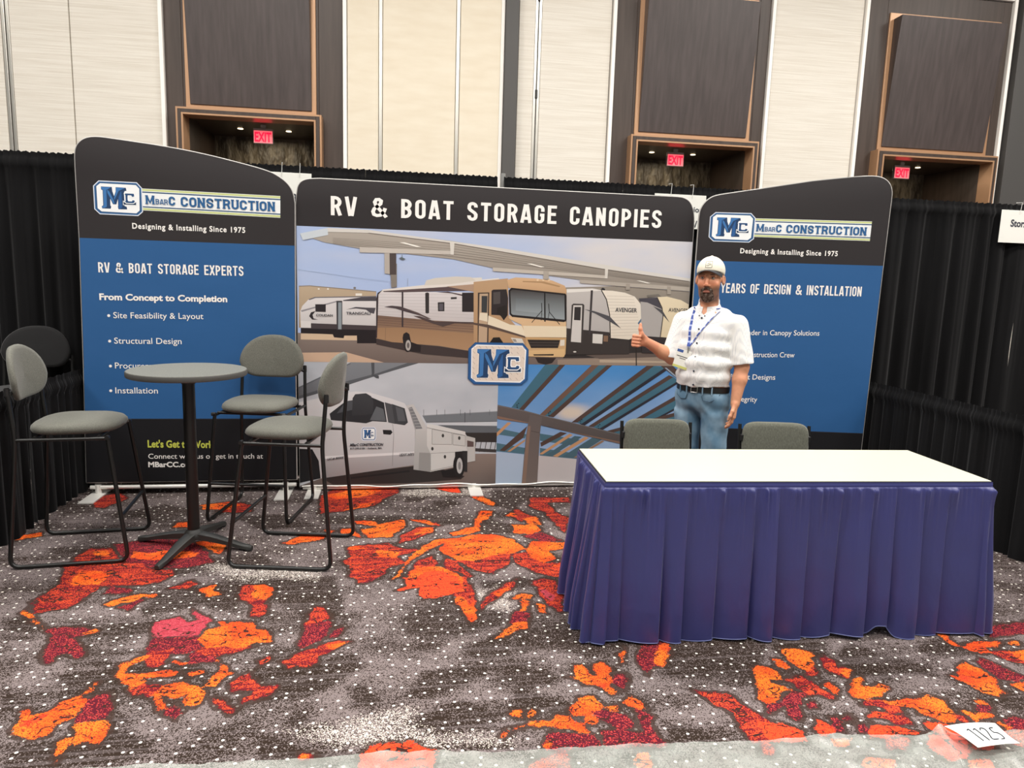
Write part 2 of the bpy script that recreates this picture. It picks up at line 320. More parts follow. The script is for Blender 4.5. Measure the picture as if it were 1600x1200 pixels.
 (TB,[(-100,60),(40,55),(105,70),(105,130),(50,150),(65,200),(60,240),(20,260),(-30,250),(-20,180),(-100,150)]),(TB,[(20,530),(80,505),(100,520),(30,555)]),
 (TB,[(240,1150),(280,1100),(340,1110),(400,1160)]),(TC,[(1140,395),(1250,410),(1340,410),(1440,480),(1620,590),(1620,730),(1500,720),(1440,640),(1380,540),(1230,460)]),
 (TD,[(320,200),(350,175),(430,215),(440,260),(400,290),(340,250)]),(TD,[(400,290),(460,240),(520,270),(500,320)]),(TD,[(230,270),(300,230),(300,320),(250,300)]),
 (TD,[(90,320),(200,310),(300,360),(420,440),(380,460),(320,420),(260,420),(180,380)]),(TD,[(580,490),(600,460),(700,450),(830,490),(860,540),(760,540),(720,500)]),
 (TD,[(620,555),(650,525),(760,540),(860,560),(910,610),(820,610),(700,570)]),(TD,[(1370,150),(1500,150),(1620,150),(1620,230),(1540,220),(1450,190)]),
 (TD,[(1170,550),(1240,550),(1260,590),(1200,590)]),(TD,[(1270,620),(1450,600),(1440,640),(1290,655)]),
 (TE,[(0,60),(100,10),(490,5),(490,40),(400,80),(340,120),(150,155),(0,170)]),(TE,[(500,310),(620,250),(710,255),(700,290),(560,340),(500,355)]),
 (TE,[(140,465),(200,440),(160,380),(290,365),(430,355),(520,390),(640,390),(480,440),(540,480),(450,500),(400,540),(370,570),(240,605),(180,560),(200,520)]),
 (TE,[(850,540),(930,600),(975,720),(975,830),(950,850),(880,740),(830,690)]),(TE,[(540,560),(620,460),(700,430),(740,480),(700,520),(620,560)]),
 (TE,[(850,460),(960,440),(1200,410),(1180,490),(1080,540),(980,530)]),(TE,[(780,440),(850,470),(950,560),(930,570),(860,530),(780,520)]),
 (TE,[(1200,190),(1220,130),(1280,170),(1350,190),(1260,220)]),(TE,[(1200,420),(1300,410),(1400,480),(1520,470),(1550,620),(1500,570),(1350,540),(1220,480)]),
 (TE,[(1310,70),(1560,70),(1560,100),(1420,100),(1470,160),(1560,200),(1530,290),(1450,220),(1400,160),(1310,130)]),(TE,[(1000,750),(1060,670),(1200,590),(1240,570),(1200,640),(1100,700),(1010,765)]),
 (TE,[(1330,590),(1380,570),(1470,590),(1520,690),(1510,785),(1450,760),(1380,690)]),(TE,[(650,220),(740,225),(750,245),(660,240)]),
 (TF,[(460,60),(600,30),(640,60),(520,110),(470,100)]),(TF,[(1090,110),(1200,80),(1260,95),(1250,130),(1100,130)]),
 (TF,[(370,360),(450,310),(560,310),(620,380),(830,420),(870,410),(870,440),(800,480),(700,495),(500,500),(330,500),(160,576),(370,440)]),(TF,[(840,510),(960,470),(985,490),(900,515)])],
'K': [(TA,[(540,790),(600,745),(700,720),(690,895),(470,920)]),(TA,[(960,385),(1250,375),(1260,450),(1160,490),(900,470)]),(TA,[(1170,480),(1330,470),(1340,540),(1180,550)]),
 (TA,[(270,340),(400,320),(520,320),(610,345),(520,375),(440,385),(500,430),(530,480),(480,515),(430,500),(380,480),(330,530),(290,550),(255,510),(300,440),(320,380)]),
 (TA,[(740,200),(870,150),(900,150),(800,215)]),(TA,[(1040,830),(1100,790),(1140,860),(1100,890),(1030,870)]),(TA,[(650,110),(700,60),(830,90),(820,110)]),
 (TA,[(920,700),(960,665),(1010,680),(990,720)]),
 (TB,[(265,420),(310,300),(460,270),(470,320),(430,380),(320,440),(280,450)]),(TB,[(440,390),(500,330),(560,305),(570,320),(500,380)]),(TB,[(580,-10),(770,-40),(770,20),(660,45)]),
 (TB,[(650,1130),(700,1060),(760,1050),(740,1110)]),
 (TC,[(780,170),(830,90),(985,80),(980,160),(950,240),(870,240),(850,300),(800,240)]),(TC,[(630,360),(640,300),(710,280),(720,380),(690,390)]),
 (TC,[(480,515),(600,520),(720,550),(790,625),(700,640),(560,590)]),(TC,[(760,505),(850,525),(890,560),(860,600),(900,660),(970,740),(900,750),(820,640),(790,570)]),
 (TC,[(230,650),(330,650),(520,670),(560,745),(200,780),(190,720)]),(TC,[(550,650),(700,640),(850,670),(910,750),(600,750)]),
 (TD,[(-20,480),(80,460),(150,400),(230,410),(190,480),(210,580),(160,580),(100,500),(0,540)]),(TD,[(380,560),(430,560),(480,660),(440,660)]),(TD,[(550,620),(600,610),(640,650),(570,665)]),
 (TD,[(250,480),(290,465),(300,500),(260,510)]),(TD,[(460,560),(500,540),(530,580),(480,585)]),(TD,[(1280,210),(1330,195),(1450,240),(1620,310),(1560,350),(1450,320)]),
 (TD,[(1350,0),(1640,-40),(1640,40),(1400,60)]),(TD,[(1290,480),(1380,490),(1420,530),(1340,540),(1300,510)]),(TD,[(1470,580),(1540,560),(1640,590),(1640,640),(1500,640)]),
 (TE,[(1260,310),(1380,285),(1520,340),(1400,345)]),(TE,[(1220,780),(1310,790),(1300,850),(1180,860)]),(TE,[(940,430),(1060,450),(1030,470),(950,450)]),
 (TF,[(570,290),(760,260),(960,270),(1040,330),(1060,380),(900,410),(640,400),(600,340)]),(TF,[(1200,80),(1260,95),(1250,130),(1210,120)])],
'D': [(TA,[(330,620),(450,600),(740,560),(780,640),(720,700),(500,720),(350,690)]),(TA,[(400,520),(700,520),(760,545),(700,570),(400,560)]),(TA,[(560,345),(700,300),(950,290),(930,350),(780,380),(640,370)]),
 (TA,[(530,470),(800,455),(880,480),(700,500),(540,490)]),(TA,[(0,1060),(300,1040),(450,960),(700,930),(850,1000),(1000,1010),(1000,1080),(700,1180),(0,1230)]),(TA,[(880,200),(1000,110),(1300,60),(1480,40),(1520,240),(1250,190),(900,250)]),
 (TA,[(0,270),(180,250),(260,340),(200,370),(60,350)]),(TA,[(0,370),(250,360),(200,400),(0,400)]),(TA,[(700,760),(730,800),(800,900),(700,920)]),(TA,[(770,580),(900,540),(1200,560),(1350,600),(1280,680),(1100,640),(940,640)]),(TA,[(0,420),(60,430),(60,470),(0,480)]),
 (TA,[(0,700),(120,730),(200,790),(60,860),(0,900)]),(TA,[(1290,720),(1400,740),(1520,830),(1480,860)]),
 (TB,[(900,270),(1000,200),(1300,200),(1550,220),(1560,290),(1500,330),(1250,380),(1100,390),(920,340)]),(TB,[(940,430),(1200,400),(1150,480),(1000,470)]),(TB,[(1280,450),(1600,310),(1600,500),(1300,500)]),
 (TB,[(400,520),(560,470),(700,560),(560,640),(480,700),(250,780),(0,800),(0,600)]),(TB,[(590,700),(680,680),(800,790),(720,840),(620,820)]),(TB,[(950,740),(1030,600),(1200,580),(1400,560),(1450,620),(1280,700),(1100,760)]),
 (TB,[(1160,800),(1300,760),(1450,830),(1600,850),(1500,930),(1400,960),(1100,980),(930,930)]),(TB,[(120,930),(300,830),(370,850),(300,930),(540,940),(300,990)]),(TB,[(30,1000),(200,1020),(420,1150),(0,1160)]),
 (TB,[(1470,660),(1600,550),(1700,600),(1700,700)]),(TB,[(100,20),(500,0),(560,200),(450,300),(150,200)]),(TB,[(320,1050),(590,1040),(560,1070),(350,1080)]),(TB,[(1160,1070),(1400,1030),(1600,1050),(1600,1090),(1380,1100)]),
 (TC,[(0,250),(220,250),(310,320),(250,370),(180,370),(130,400),(400,480),(350,560),(0,560)]),(TC,[(900,300),(1100,310),(1520,330),(1620,60),(1150,60),(990,60)]),(TC,[(950,600),(1200,650),(1350,720),(1000,730)]),
 (TC,[(0,0),(420,-60),(700,0),(780,90),(500,200),(200,130),(0,170)]),(TC,[(560,640),(660,600),(860,690),(700,680)]),
 (TD,[(-20,90),(230,40),(380,100),(400,180),(300,200),(60,180)]),(TD,[(400,160),(520,100),(720,170),(1000,240),(1080,320),(950,300),(760,290),(800,340),(540,300),(420,210)]),(TD,[(900,120),(1050,60),(1300,170),(1000,185)]),
 (TD,[(1050,400),(1400,420),(1640,420),(1640,560),(1300,440),(1150,440)]),
 (TE,[(580,180),(850,190),(1000,230),(780,240),(600,200)]),(TE,[(700,90),(820,80),(900,110),(720,150)]),(TE,[(490,860),(760,700),(1000,760),(1150,780),(1130,880)]),(TE,[(0,180),(560,180),(500,250),(0,240)]),
 (TE,[(1000,590),(1330,570),(1300,650),(1000,640)]),(TE,[(1080,20),(1560,20),(1560,70),(1290,90),(1200,150),(1050,110)]),(TE,[(1000,180),(1200,240),(1200,300),(1000,300)]),(TE,[(500,100),(560,60),(700,55),(620,100)]),
 (TF,[(520,140),(830,90),(1000,130),(800,180)]),(TF,[(1060,350),(1300,330),(1400,390),(1060,400)]),(TF,[(640,390),(1060,380),(900,450),(700,450)]),(TF,[(230,310),(420,300),(440,330),(300,360)]),(TF,[(1130,440),(1330,450),(1600,500),(1600,560),(1400,576),(1130,576)]),
 (TF,[(270,80),(420,60),(480,130),(300,150)]),(TF,[(1160,150),(1420,140),(1600,200),(1300,220)])],
'L': [(TB,[(480,940),(650,870),(1000,830),(930,910),(1150,990),(1600,1000),(1600,1040),(1200,1060),(1100,1090),(500,1060),(200,960)]),(TB,[(1390,120),(1600,30),(1600,220),(1400,190)]),
 (TE,[(960,640),(1060,650),(1000,740),(975,700)]),(TE,[(440,40),(700,10),(1060,20),(1000,50),(600,60)]),(TF,[(1040,380),(1200,400),(1600,420),(1580,470),(1320,450),(1230,480),(1050,420)]),
 (TB,[(0,-10),(110,-30),(90,10),(0,40)])],
}
def seg_axis(a, b, lo, hi, st_in, st_out):
    return np.unique(np.round(np.concatenate([np.arange(a, lo, st_out), np.arange(lo, hi, st_in), np.arange(hi, b+st_out, st_out)]), 5))
gx = seg_axis(-14, 16, -3.0, 4.4, .0125, .25); gy = seg_axis(-12, 14.6, 1.55, 5.5, .0125, .25)
NX, NY = len(gx), len(gy); GX, GY = np.meshgrid(gx, gy); print('floor grid', NX, NY)
fld = {k: np.full(GX.shape, -.12, np.float32) for k in MOT}
def poly_sdf(P, X, Y):
    P = np.array(P); d = np.full(X.shape, 1e9); ins = np.zeros(X.shape, bool)
    for i in range(len(P)):
        a, b = P[i], P[(i+1) % len(P)]; e = b-a; wx, wy = X-a[0], Y-a[1]
        t = np.clip((wx*e[0]+wy*e[1])/max(e@e, 1e-12), 0, 1); d = np.minimum(d, (wx-t*e[0])**2+(wy-t*e[1])**2)
        c = ((a[1] <= Y) & (b[1] > Y)) | ((b[1] <= Y) & (a[1] > Y)); xx = a[0]+(Y-a[1])/(e[1] if abs(e[1]) > 1e-12 else 1e-12)*e[0]
        ins ^= c & (X < xx)
    d = np.sqrt(d); return np.where(ins, d, -d)
for k, L in MOT.items():
    for (ox, oy, s), P in L:
        Q = [onz(ox+x*s, max(oy+y*s, 752))[:2] for x, y in P]; q = np.array(Q)
        i0, i1 = np.searchsorted(gx, [q[:, 0].min()-.12, q[:, 0].max()+.12]); j0, j1 = np.searchsorted(gy, [q[:, 1].min()-.12, q[:, 1].max()+.12])
        if i1 <= i0 or j1 <= j0: continue
        sub = fld[k][j0:j1, i0:i1]; np.maximum(sub, poly_sdf(Q, GX[j0:j1, i0:i1], GY[j0:j1, i0:i1]), out=sub)
me = bpy.data.meshes.new('floor'); vs = np.stack([GX, GY, np.zeros_like(GX)], -1).reshape(-1, 3)
ii = (np.arange(NY-1)[:, None]*NX+np.arange(NX-1)[None]).ravel(); fq = np.stack([ii, ii+1, ii+NX+1, ii+NX], 1)
me.vertices.add(len(vs)); me.vertices.foreach_set('co', vs.ravel().astype(np.float32))
me.loops.add(len(fq)*4); me.loops.foreach_set('vertex_index', fq.ravel().astype(np.int32)); me.polygons.add(len(fq))
me.polygons.foreach_set('loop_start', np.arange(0, len(fq)*4, 4, dtype=np.int32)); me.update()
for k in fld:
    at = me.attributes.new('f'+k, 'FLOAT', 'POINT'); at.data.foreach_set('value', fld[k].ravel())
def carpet_material():
    m = bpy.data.materials.new('patterned_woven_carpet'); m.use_nodes = True; nt = m.node_tree; N = nt.nodes; Lk = nt.links.new; B = N['Principled BSDF']
    B.inputs['Roughness'].default_value = .95; B.inputs['Specular IOR Level'].default_value = .1
    tc = N.new('ShaderNodeTexCoord')
    def noise(scale, detail=2, vec=None, sc=None):
        n = N.new('ShaderNodeTexNoise'); n.inputs['Scale'].default_value = scale; n.inputs['Detail'].default_value = detail
        src = tc.outputs['Object']
        if sc: mp = N.new('ShaderNodeMapping'); mp.inputs['Scale'].default_value = sc; Lk(src, mp.inputs[0]); src = mp.outputs[0]
        Lk(src, n.inputs[0]); return n.outputs[0]
    def math_(op, a, b=0, c=0, clamp=False):
        n = N.new('ShaderNodeMath'); n.operation = op; n.use_clamp = clamp
        for i, v in enumerate((a, b, c)):
            if isinstance(v, (int, float)): n.inputs[i].default_value = v
            else: Lk(v, n.inputs[i])
        return n.outputs[0]
    def mix(f, a, b):
        n = N.new('ShaderNodeMix'); n.data_type = 'RGBA'
        for i, v in ((0, f), (6, a), (7, b)):
            if isinstance(v, (int, float)): n.inputs[i].default_value = v
            elif isinstance(v, tuple): n.inputs[i].default_value = v
            else: Lk(v, n.inputs[i])
        return n.outputs[2]
    def attr(k): a = N.new('ShaderNodeAttribute'); a.attribute_name = 'f'+k; return a.outputs['Fac']
    def cell(scale):                       # one random value per yarn tuft
        v = N.new('ShaderNodeTexVoronoi'); v.inputs['Scale'].default_value = scale; v.inputs['Randomness'].default_value = .7
        Lk(tc.outputs['Object'], v.inputs[0]); s = N.new('ShaderNodeSeparateColor'); Lk(v.outputs['Color'], s.inputs[0]); return s.outputs[0], s.outputs[1]
    g1, g2 = cell(260)
    wob = math_('MULTIPLY', math_('SUBTRACT', noise(15, 4), .5), .085); wob2 = math_('MULTIPLY', math_('SUBTRACT', noise(7, 4), .5), .16)
    grit = math_('MULTIPLY', math_('SUBTRACT', g1, .5), .010)
    def field(k, wv, wid=.003):
        s = math_('ADD', math_('ADD', attr(k), wv), grit); return math_('DIVIDE', s, wid, clamp=True), s
    # base greys : tufts switch between two yarns with a probability that follows slow fields
    dk, lt = hexc('2e241e'), hexc('786d6c'); dn = noise(2.6, 4, sc=(1, 1.6, 1)); prob = N.new('ShaderNodeMapRange'); Lk(dn, prob.inputs[0])
    prob.inputs[1].default_value = .42; prob.inputs[2].default_value = .62; prob.inputs[3].default_value = .20; prob.inputs[4].default_value = .74
    dF = math_('MULTIPLY_ADD', math_('ADD', attr('D'), math_('MULTIPLY', wob2, .35)), 22, .5, clamp=True)
    pr = math_('ADD', math_('MULTIPLY', prob.outputs[0], math_('SUBTRACT', 1, dF)), math_('MULTIPLY', dF, .86))
    base = mix(math_('LESS_THAN', g1, pr), lt, dk)
    lF = math_('MULTIPLY_ADD', math_('ADD', attr('L'), math_('MULTIPLY', wob2, .3)), 16, .5, clamp=True)
    base = mix(math_('LESS_THAN', g2, math_('MULTIPLY', lF, .36)), base, hexc('cdc4ba'))
    streak = N.new('ShaderNodeMapRange'); Lk(noise(1, 2, sc=(1.2, 55, 1)), streak.inputs[0]); streak.inputs[1].default_value = .5; streak.inputs[2].default_value = .75; streak.inputs[4].default_value = .3
    base = mix(streak.outputs[0], base, hexc('8d8283'))
    # white dots
    vd = N.new('ShaderNodeTexVoronoi'); vd.inputs['Scale'].default_value = 15.5; vd.inputs['Randomness'].default_value = .75; vd.voronoi_dimensions = '2D'; Lk(tc.outputs['Object'], vd.inputs[0])
    dsep = N.new('ShaderNodeSeparateColor'); Lk(vd.outputs['Color'], dsep.inputs[0]); keep = math_('GREATER_THAN', dsep.outputs[0], .12)
    dot = math_('MULTIPLY', math_('LESS_THAN', math_('ADD', vd.outputs['Distance'], math_('MULTIPLY', grit, 2)), .092), keep)
    col = mix(dot, base, hexc('e8e2d8'))
    wsum = math_('MULTIPLY', wob, .75)
    fo, so = field('O', wsum); fs, ss = field('S', wsum); fp, sp_ = field('P', wsum); fr, sr = field('R', wsum); fk, sk = field('K', wsum)
    mx = math_('MAXIMUM', math_('MAXIMUM', so, ss), math_('MAXIMUM', math_('MAXIMUM', sr, sk), sp_))
    col = mix(math_('MULTIPLY', math_('GREATER_THAN', mx, -.016), .85), col, hexc('3a2b25'))
    mar, rmix = hexc('521a26'), noise(5, 4, sc=(1, 7, 1))
    cK = mix(math_('LESS_THAN', g2, .22), mar, hexc('b8403c')); col = mix(fk, col, cK)
    rp = N.new('ShaderNodeMapRange'); Lk(rmix, rp.inputs[0]); rp.inputs[1].default_value = .35; rp.inputs[2].default_value = .65; rp.inputs[3].default_value = .08; rp.inputs[4].default_value = .72
    cR = mix(math_('LESS_THAN', g1, rp.outputs[0]), hexc('651b24'), hexc('cc4a2b')); col = mix(fr, col, cR)
    cP = mix(math_('LESS_THAN', g1, .3), hexc('9c3440'), hexc('b64e58')); col = mix(fp, col, cP)
    on = N.new('ShaderNodeMapRange'); Lk(noise(5, 2), on.inputs[0]); on.inputs[1].default_value = .38; on.inputs[2].default_value = .6
    cO = mix(on.outputs[0], hexc('e24e20'), hexc('ee7428')); cO = mix(math_('LESS_THAN', g2, .27), cO, hexc('8e2a20'))
    col = mix(fo, col, cO)
    cS = mix(math_('LESS_THAN', g2, .2), hexc('f04a28'), hexc('b62520')); col = mix(fs, col, cS)
    rid = math_('ABSOLUTE', math_('SUBTRACT', noise(6.5, 3, sc=(1, 1.5, 1)), .5)); crack = math_('MULTIPLY', math_('LESS_THAN', math_('ADD', rid, math_('MULTIPLY', grit, .5)), .011), math_('GREATER_THAN', math_('ADD', mx, wsum), .008))
    col = mix(crack, col, hexc('3a2420'))
    Lk(col, B.inputs['Base Color'])
    bp = N.new('ShaderNodeBump'); bp.inputs['Strength'].default_value = .35; bp.inputs['Distance'].default_value = .003; Lk(g2, bp.inputs['Height']); Lk(bp.outputs[0], B.inputs['Normal'])
    return m
M['carpet'] = carpet_material()
link('floor', me, M['carpet'], kind='structure')
# ================================================================== BACK WALL with panels, wood surrounds and door alcoves
WA = -.02; WU = np.array([math.cos(WA), math.sin(WA), 0]); WN = np.array([-math.sin(WA), math.cos(WA), 0]); WD = 12*math.cos(WA)
def wp(u, d, z): p = WU*u+WN*(WD+d); return (p[0], p[1], z)
def wbox(mb, u0, u1, d0, d1, z0, z1):
    c = [wp(u, d, z) for z in (z0, z1) for (u, d) in ((u0, d0), (u1, d0), (u1, d1), (u0, d1))]
    return mb.add(c, [(3,2,1,0),(4,5,6,7),(0,1,5,4),(1,2,6,5),(2,3,7,6),(3,0,4,7)])
HW = 9.0
OPEN = [(-3.646, -1.484), (3.522, 5.774), (7.982, 10.323)]; ZT = 4.09
mb = MB(); xs = [-14.0]
for a, b in OPEN: xs += [a+.1, b-.1]
xs.append(16.)
for i in range(0, len(xs), 2): wbox(mb, xs[i], xs[i+1], .06, .3, 0, HW)
for a, b in OPEN: wbox(mb, a+.1, b-.1, .06, .3, ZT-.06, HW)
wall = mb.obj('wall_back', M['wood'], kind='structure')
def wpart(name, mt, u0, u1, d0, d1, z0=0, z1=HW, bevel=.006, parent=None):
    return wbox(MB(), u0, u1, d0, d1, z0, z1).obj(name, mt, parent or wall, bevel=bevel, seg=1)
# cream fabric panels (proud of the wall, thin recessed joints)
for u0, u1, mt, d in [(-13.9,-10.6,'cream',0), (-10.58,-7.6,'cream',0), (-7.58,-6.12,'cream',0), (-6.0,-5.18,'cream',0), (-5.165,-3.90,'cream',0),
                      (-1.10,-.62,'cream_smooth',-.05), (-.55,.60,'cream_smooth',-.05), (.67,1.32,'cream_smooth',-.05),
                      (1.62,1.88,'cream',.0), (1.99,3.15,'cream',0), (6.0,7.60,'cream',0), (11.1,13.5,'cream',0), (13.52,15.9,'cream',0)]:
    wpart('wall_panel', M[mt], u0, u1, d, .07)
for u in (-.585, .635): wpart('steel_strip', M['steel_strip'], u-.03, u+.03, -.045, .06)
for u in (-6.09, -6.03, 1.905, 1.965): wpart('track_strip', M['steel_strip'], u-.022, u+.022, .005, .065, bevel=.004)
wpart('track_groove', M['grey_column'], 1.925, 1.945, .02, .065, bevel=0)
for z in (6.1, 4.6): wpart('hinge', M['plastic_black'], 1.915, 1.955, -.012, .02, z, z+.14)
for u in (-3.87, -1.14, 1.35, 3.195, 5.945, 7.645, 10.45): wpart('trim_strip', M['white_trim'], u-.03, u+.03, -.06, .06)
for u0, u1 in ((1.385, 1.60), (10.55, 11.05)): wpart('column', M['grey_column'], u0, u1, -.12, .06)
surr = [(-3.835,-1.175), (3.23,5.91), (7.68,10.415)]
for k, ((s0, s1), (a, b)) in enumerate(zip(surr, OPEN)):
    for nm, u0, u1, z0, z1 in (('wood_surround', s0, a+.06, 0, 6.75), ('wood_surround', b-.06, s1, 0, 6.75), ('wood_surround', a+.06, b-.06, ZT-.02, 6.75)):
        wpart(nm, M['wood'], u0, u1, 0, .06, z0, z1)
    wpart('trim_strip', M['white_trim'], s0, s1, -.05, .06, 6.76, 6.82); wpart('wall_panel', M['cream'], s0, s1, 0, .06, 6.83, HW)
    # copper reveal, tilted wood panel in front of it
    wpart('copper_reveal', M['copper'], a+.10, b-.10, -.03, .02, ZT+.02, 6.40)
    c0, c1, zb, zt = a+.17, b-.17, ZT+.08, 6.30; tilt = .20
    q = [wp(u, d, z) for (u, d, z) in [(c0,-.05,zb),(c1,-.05,zb),(c1,-.03,zb),(c0,-.03,zb),(c0,-.05-tilt,zt),(c1,-.05-tilt,zt),(c1,-.03,zt),(c0,-.03,zt)]]
    MB().add(q, [(3,2,1,0),(4,5,6,7),(0,1,5,4),(1,2,6,5),(2,3,7,6),(3,0,4,7)]).obj('tilted_wood_panel', M['wood_panel'], wall, bevel=.006, seg=1)
    # alcove frame : stepped, copper edges
    for (o, d0, d1, mt) in ((0, -.22, .06, 'copper'), (.03, -.235, .06, 'wood'), (.085, -.245, .06, 'copper')):
        e = .03 if mt == 'copper' else .055; e = .028 if o > .08 else e
        for nm, u0, u1, z0, z1 in (('frame_jamb', a+o, a+o+e, 0, ZT-o), ('frame_jamb', b-o-e, b-o, 0, ZT-o), ('frame_head', a+o+e, b-o-e, ZT-o-e, ZT-o)):
            wpart(nm, M[mt], u0, u1, d0, d1, z0, z1, bevel=.003)
    ia, ib, zc, dep = a+.115, b-.115, ZT-.115, 1.5
    wpart('alcove_back', M['alcove'], ia-.1, ib+.1, dep, dep+.1, 0, zc+.1, bevel=0)
    wpart('alcove_side', M['wood'], ia-.1, ia, .06, dep, 0, zc+.1, bevel=0); wpart('alcove_side', M['wood'], ib, ib+.1, .06, dep, 0, zc+.1, bevel=0)
    wpart('alcove_soffit', M['soffit'], ia, ib, -.2, dep, zc+.02, zc+.1, bevel=0)
    mid = (ia+ib)/2+(.0 if k == 0 else -.08)
    for du in (-.36, .42):
        sp = MB(); c = wp(mid+du, .75, zc+.018); sp.lathe([(.045, .0), (.045, -.004), (.035, -.006)], 16, c); ob = sp.obj('downlight', M['spot'], wall)
    l = bpy.data.lights.new('alcove_lamp', 'AREA'); l.size = .5; l.energy = 10; l.color = (1, .85, .62)
    o = bpy.data.objects.new('alcove_lamp', l); COL.objects.link(o); o.location = wp(mid, .9, zc-.03)
    # exit sign
    su = [(-2.475, 'left'), (4.505, 'middle'), (8.865, 'right')][k]
    desc = ['red EXIT sign in the left alcove above the tall left banner', 'red EXIT sign in the middle alcove between two cream wall sections',
            'red EXIT sign in the right alcove near the dark column'][k]
    c = wp(su[0], .35, 3.70); ex = empty('exit_sign', c, WA, label=desc, cat='exit sign', group='exit signs in the door alcoves')
    MB().box((-.155, -.03, 0), (.155, .03, .24)).obj('housing', M['exit_body'], ex, bevel=.008)
    MB().box((-.145, -.036, .01), (.145, -.029, .20)).obj('sign_face', M['exit_face'], ex, bevel=.002)
    v, f = text_data('EXIT', .03, 1.0); v = v-[(v[:, 0].min()+v[:, 0].max())/2, 0, 0]; w_ = v[:, 0].max()*2
    V = [(x*.26/w_, -.038, .03+y*.15/.72) for x, y, z in v]; m2 = bpy.data.meshes.new('lettering'); m2.from_pydata(V, [], f); link('lettering', m2, M['exit_red'], ex)
    MB().box((-.04, -.02, .24), (.04, .02, zc+.02-3.70)).obj('mount', M['exit_body'], ex)
# ceiling with its lamps
MB().box((-14, -12, HW), (16, 14.6, HW+.1)).obj('ceiling', M['ceiling'], kind='structure')
for i, (x, y) in enumerate(LAMPS):
    t = empty('ceiling_light', (x, y, HW), label='flat rectangular ceiling light high above the hall floor', cat='ceiling light', group='ceiling lights of the hall')
    MB().box((-1.15, -.65, -.08), (1.15, .65, 0)).obj('frame', M['lamp_frame'], t); MB().box((-1.1, -.6, -.09), (1.1, .6, -.081)).obj('diffuser', M['lamp'], t)
# ================================================================== PIPE AND DRAPE
def drape_mesh(L, z0, z1, seed, per=.085, amp=.028, head=.035, pocket=.09, gapf=None, n_per=10, calm=0):
    r = np.random.default_rng(seed); ns = int(L/per*n_per)+1; s = np.linspace(0, L, ns)
    knots = np.arange(0, L+per, per); ph = np.cumsum(r.uniform(.35, 1.65, len(knots))); ph = np.interp(s, knots[:len(ph)], ph)*math.pi*1.0
    am = np.interp(s, np.linspace(0, L, max(3, int(L/.35))), r.uniform(.15 if calm else .5, 1.25, max(3, int(L/.35))))
    f = np.sin(ph)+.35*np.sin(2*ph+1)+.2*np.sin(.37*ph); g = np.sin(s/per*2*math.pi*1.9+r.uniform(0, 6))*.6+.4*np.sin(s/per*2*math.pi*3.3)
    zs = np.concatenate([np.linspace(z0, z1-head-pocket, 16), [z1-head-pocket*.8, z1-head-pocket*.5, z1-head-pocket*.15, z1-head, z1-head*.6, z1-head*.3, z1]])
    V = []
    for z in zs:
        t = (z1-head-z)/(z1-z0)
        if z >= z1-head-pocket*.5: a1, a2 = .006, .006
        elif z >= z1-head-pocket: a1, a2 = amp*.35, .005
        else: a1, a2 = amp*(.55+.6*t), .004*(1-t)
        bulge = .016*math.sin(math.pi*min(1, max(0, (z1-head-z)/pocket))) if z > z1-head-pocket else 0
        y = -.020-(a1*am*f+a2*g)-bulge; zz = z+(.006*g if z >= z1-.001 else 0)+(.008*np.sin(s*5) if z == z0 else 0); xx = s.copy()
        if gapf is not None: xx = xx+gapf(s/L, z)
        V += list(zip(xx, y, np.full(ns, z)+(zz-z)))
    F = []
    for j in range(len(zs)-1):
        for i in range(ns-1): F.append((j*ns+i, j*ns+i+1, (j+1)*ns+i+1, (j+1)*ns+i))
    me = bpy.data.meshes.new('drape_panel'); me.from_pydata(V, [], F); me.shade_smooth(); return me
def partition(x0, y0, x1, y1, z1, panels, seed, label, cat='drape', poles=(0, 1), group=None, gap=None, per=.085, amp=.028, calm=0):
    L = math.hypot(x1-x0, y1-y0); rz = math.atan2(y1-y0, x1-x0)
    t = empty('pipe_and_drape', (x0, y0, 0), rz, label=label, cat=cat, group=group)
    xs = np.array(panels)*L
    for i in range(len(xs)-1):
        g = None
        if gap and i in gap: g = gap[i]
        me = drape_mesh(xs[i+1]-xs[i], .02, z1, seed+i, per, amp, gapf=g, calm=calm); link('drape_panel', me, M['drape'], t, loc=(xs[i], 0, 0))
    MB().tube([(.03, .012, z1-.07), (L-.03, .012, z1-.07)], .016, 10).obj('crossbar', M['pipe'], t, smooth=40)
    for p in poles:
        x = p*L
        MB().tube([(x, .045, .01), (x, .045, z1+.035)], .022, 12).obj('upright', M['pipe'], t, smooth=40)
        MB().box((x-.2, -.05, 0.001), (x+.2, .35, .008)).obj('base_plate', M['pipe'], t)
    return t
XL, XR, YB = -2.288, 3.775, 5.72
partition(-5.34, YB, XL-.02, YB, 2.44, [0, .35, .68, 1], 11, 'tall black drape wall left of the tall left banner, behind the black stool back', poles=(0, .99), calm=1)
partition(XL+.02, YB, .75, YB, 2.44, [0, .33, .66, 1], 21, 'tall black drape wall behind the left banner and left half of the wide banner', poles=(.0,))
partition(.80, YB, XR-.02, YB, 2.44, [0, .33, .66, 1], 31, 'tall black drape wall behind the man and right half of the wide banner', poles=(0,))
def gl(s, z): k = max(0, 1-abs((z-1.17)/.40))**.6 if abs(z-1.17) < .4 else 0; return -.028*k*np.clip((s-.9)/.1, 0, 1)
partition(XR+.02, YB, 6.81, YB, 2.44, [0, .29, .592, .80, 1], 41, 'tall black drape wall right of the right banner, with a thin gap of light', poles=(0, .99), gap={1: gl}, per=.11, amp=.032)
partition(XL, 2.67, XL, YB-.07, .91, [0, .33, .66, 1], 51, 'low black side drape along the left of the booth behind the left stool', poles=(.01,), per=.07, amp=.02)
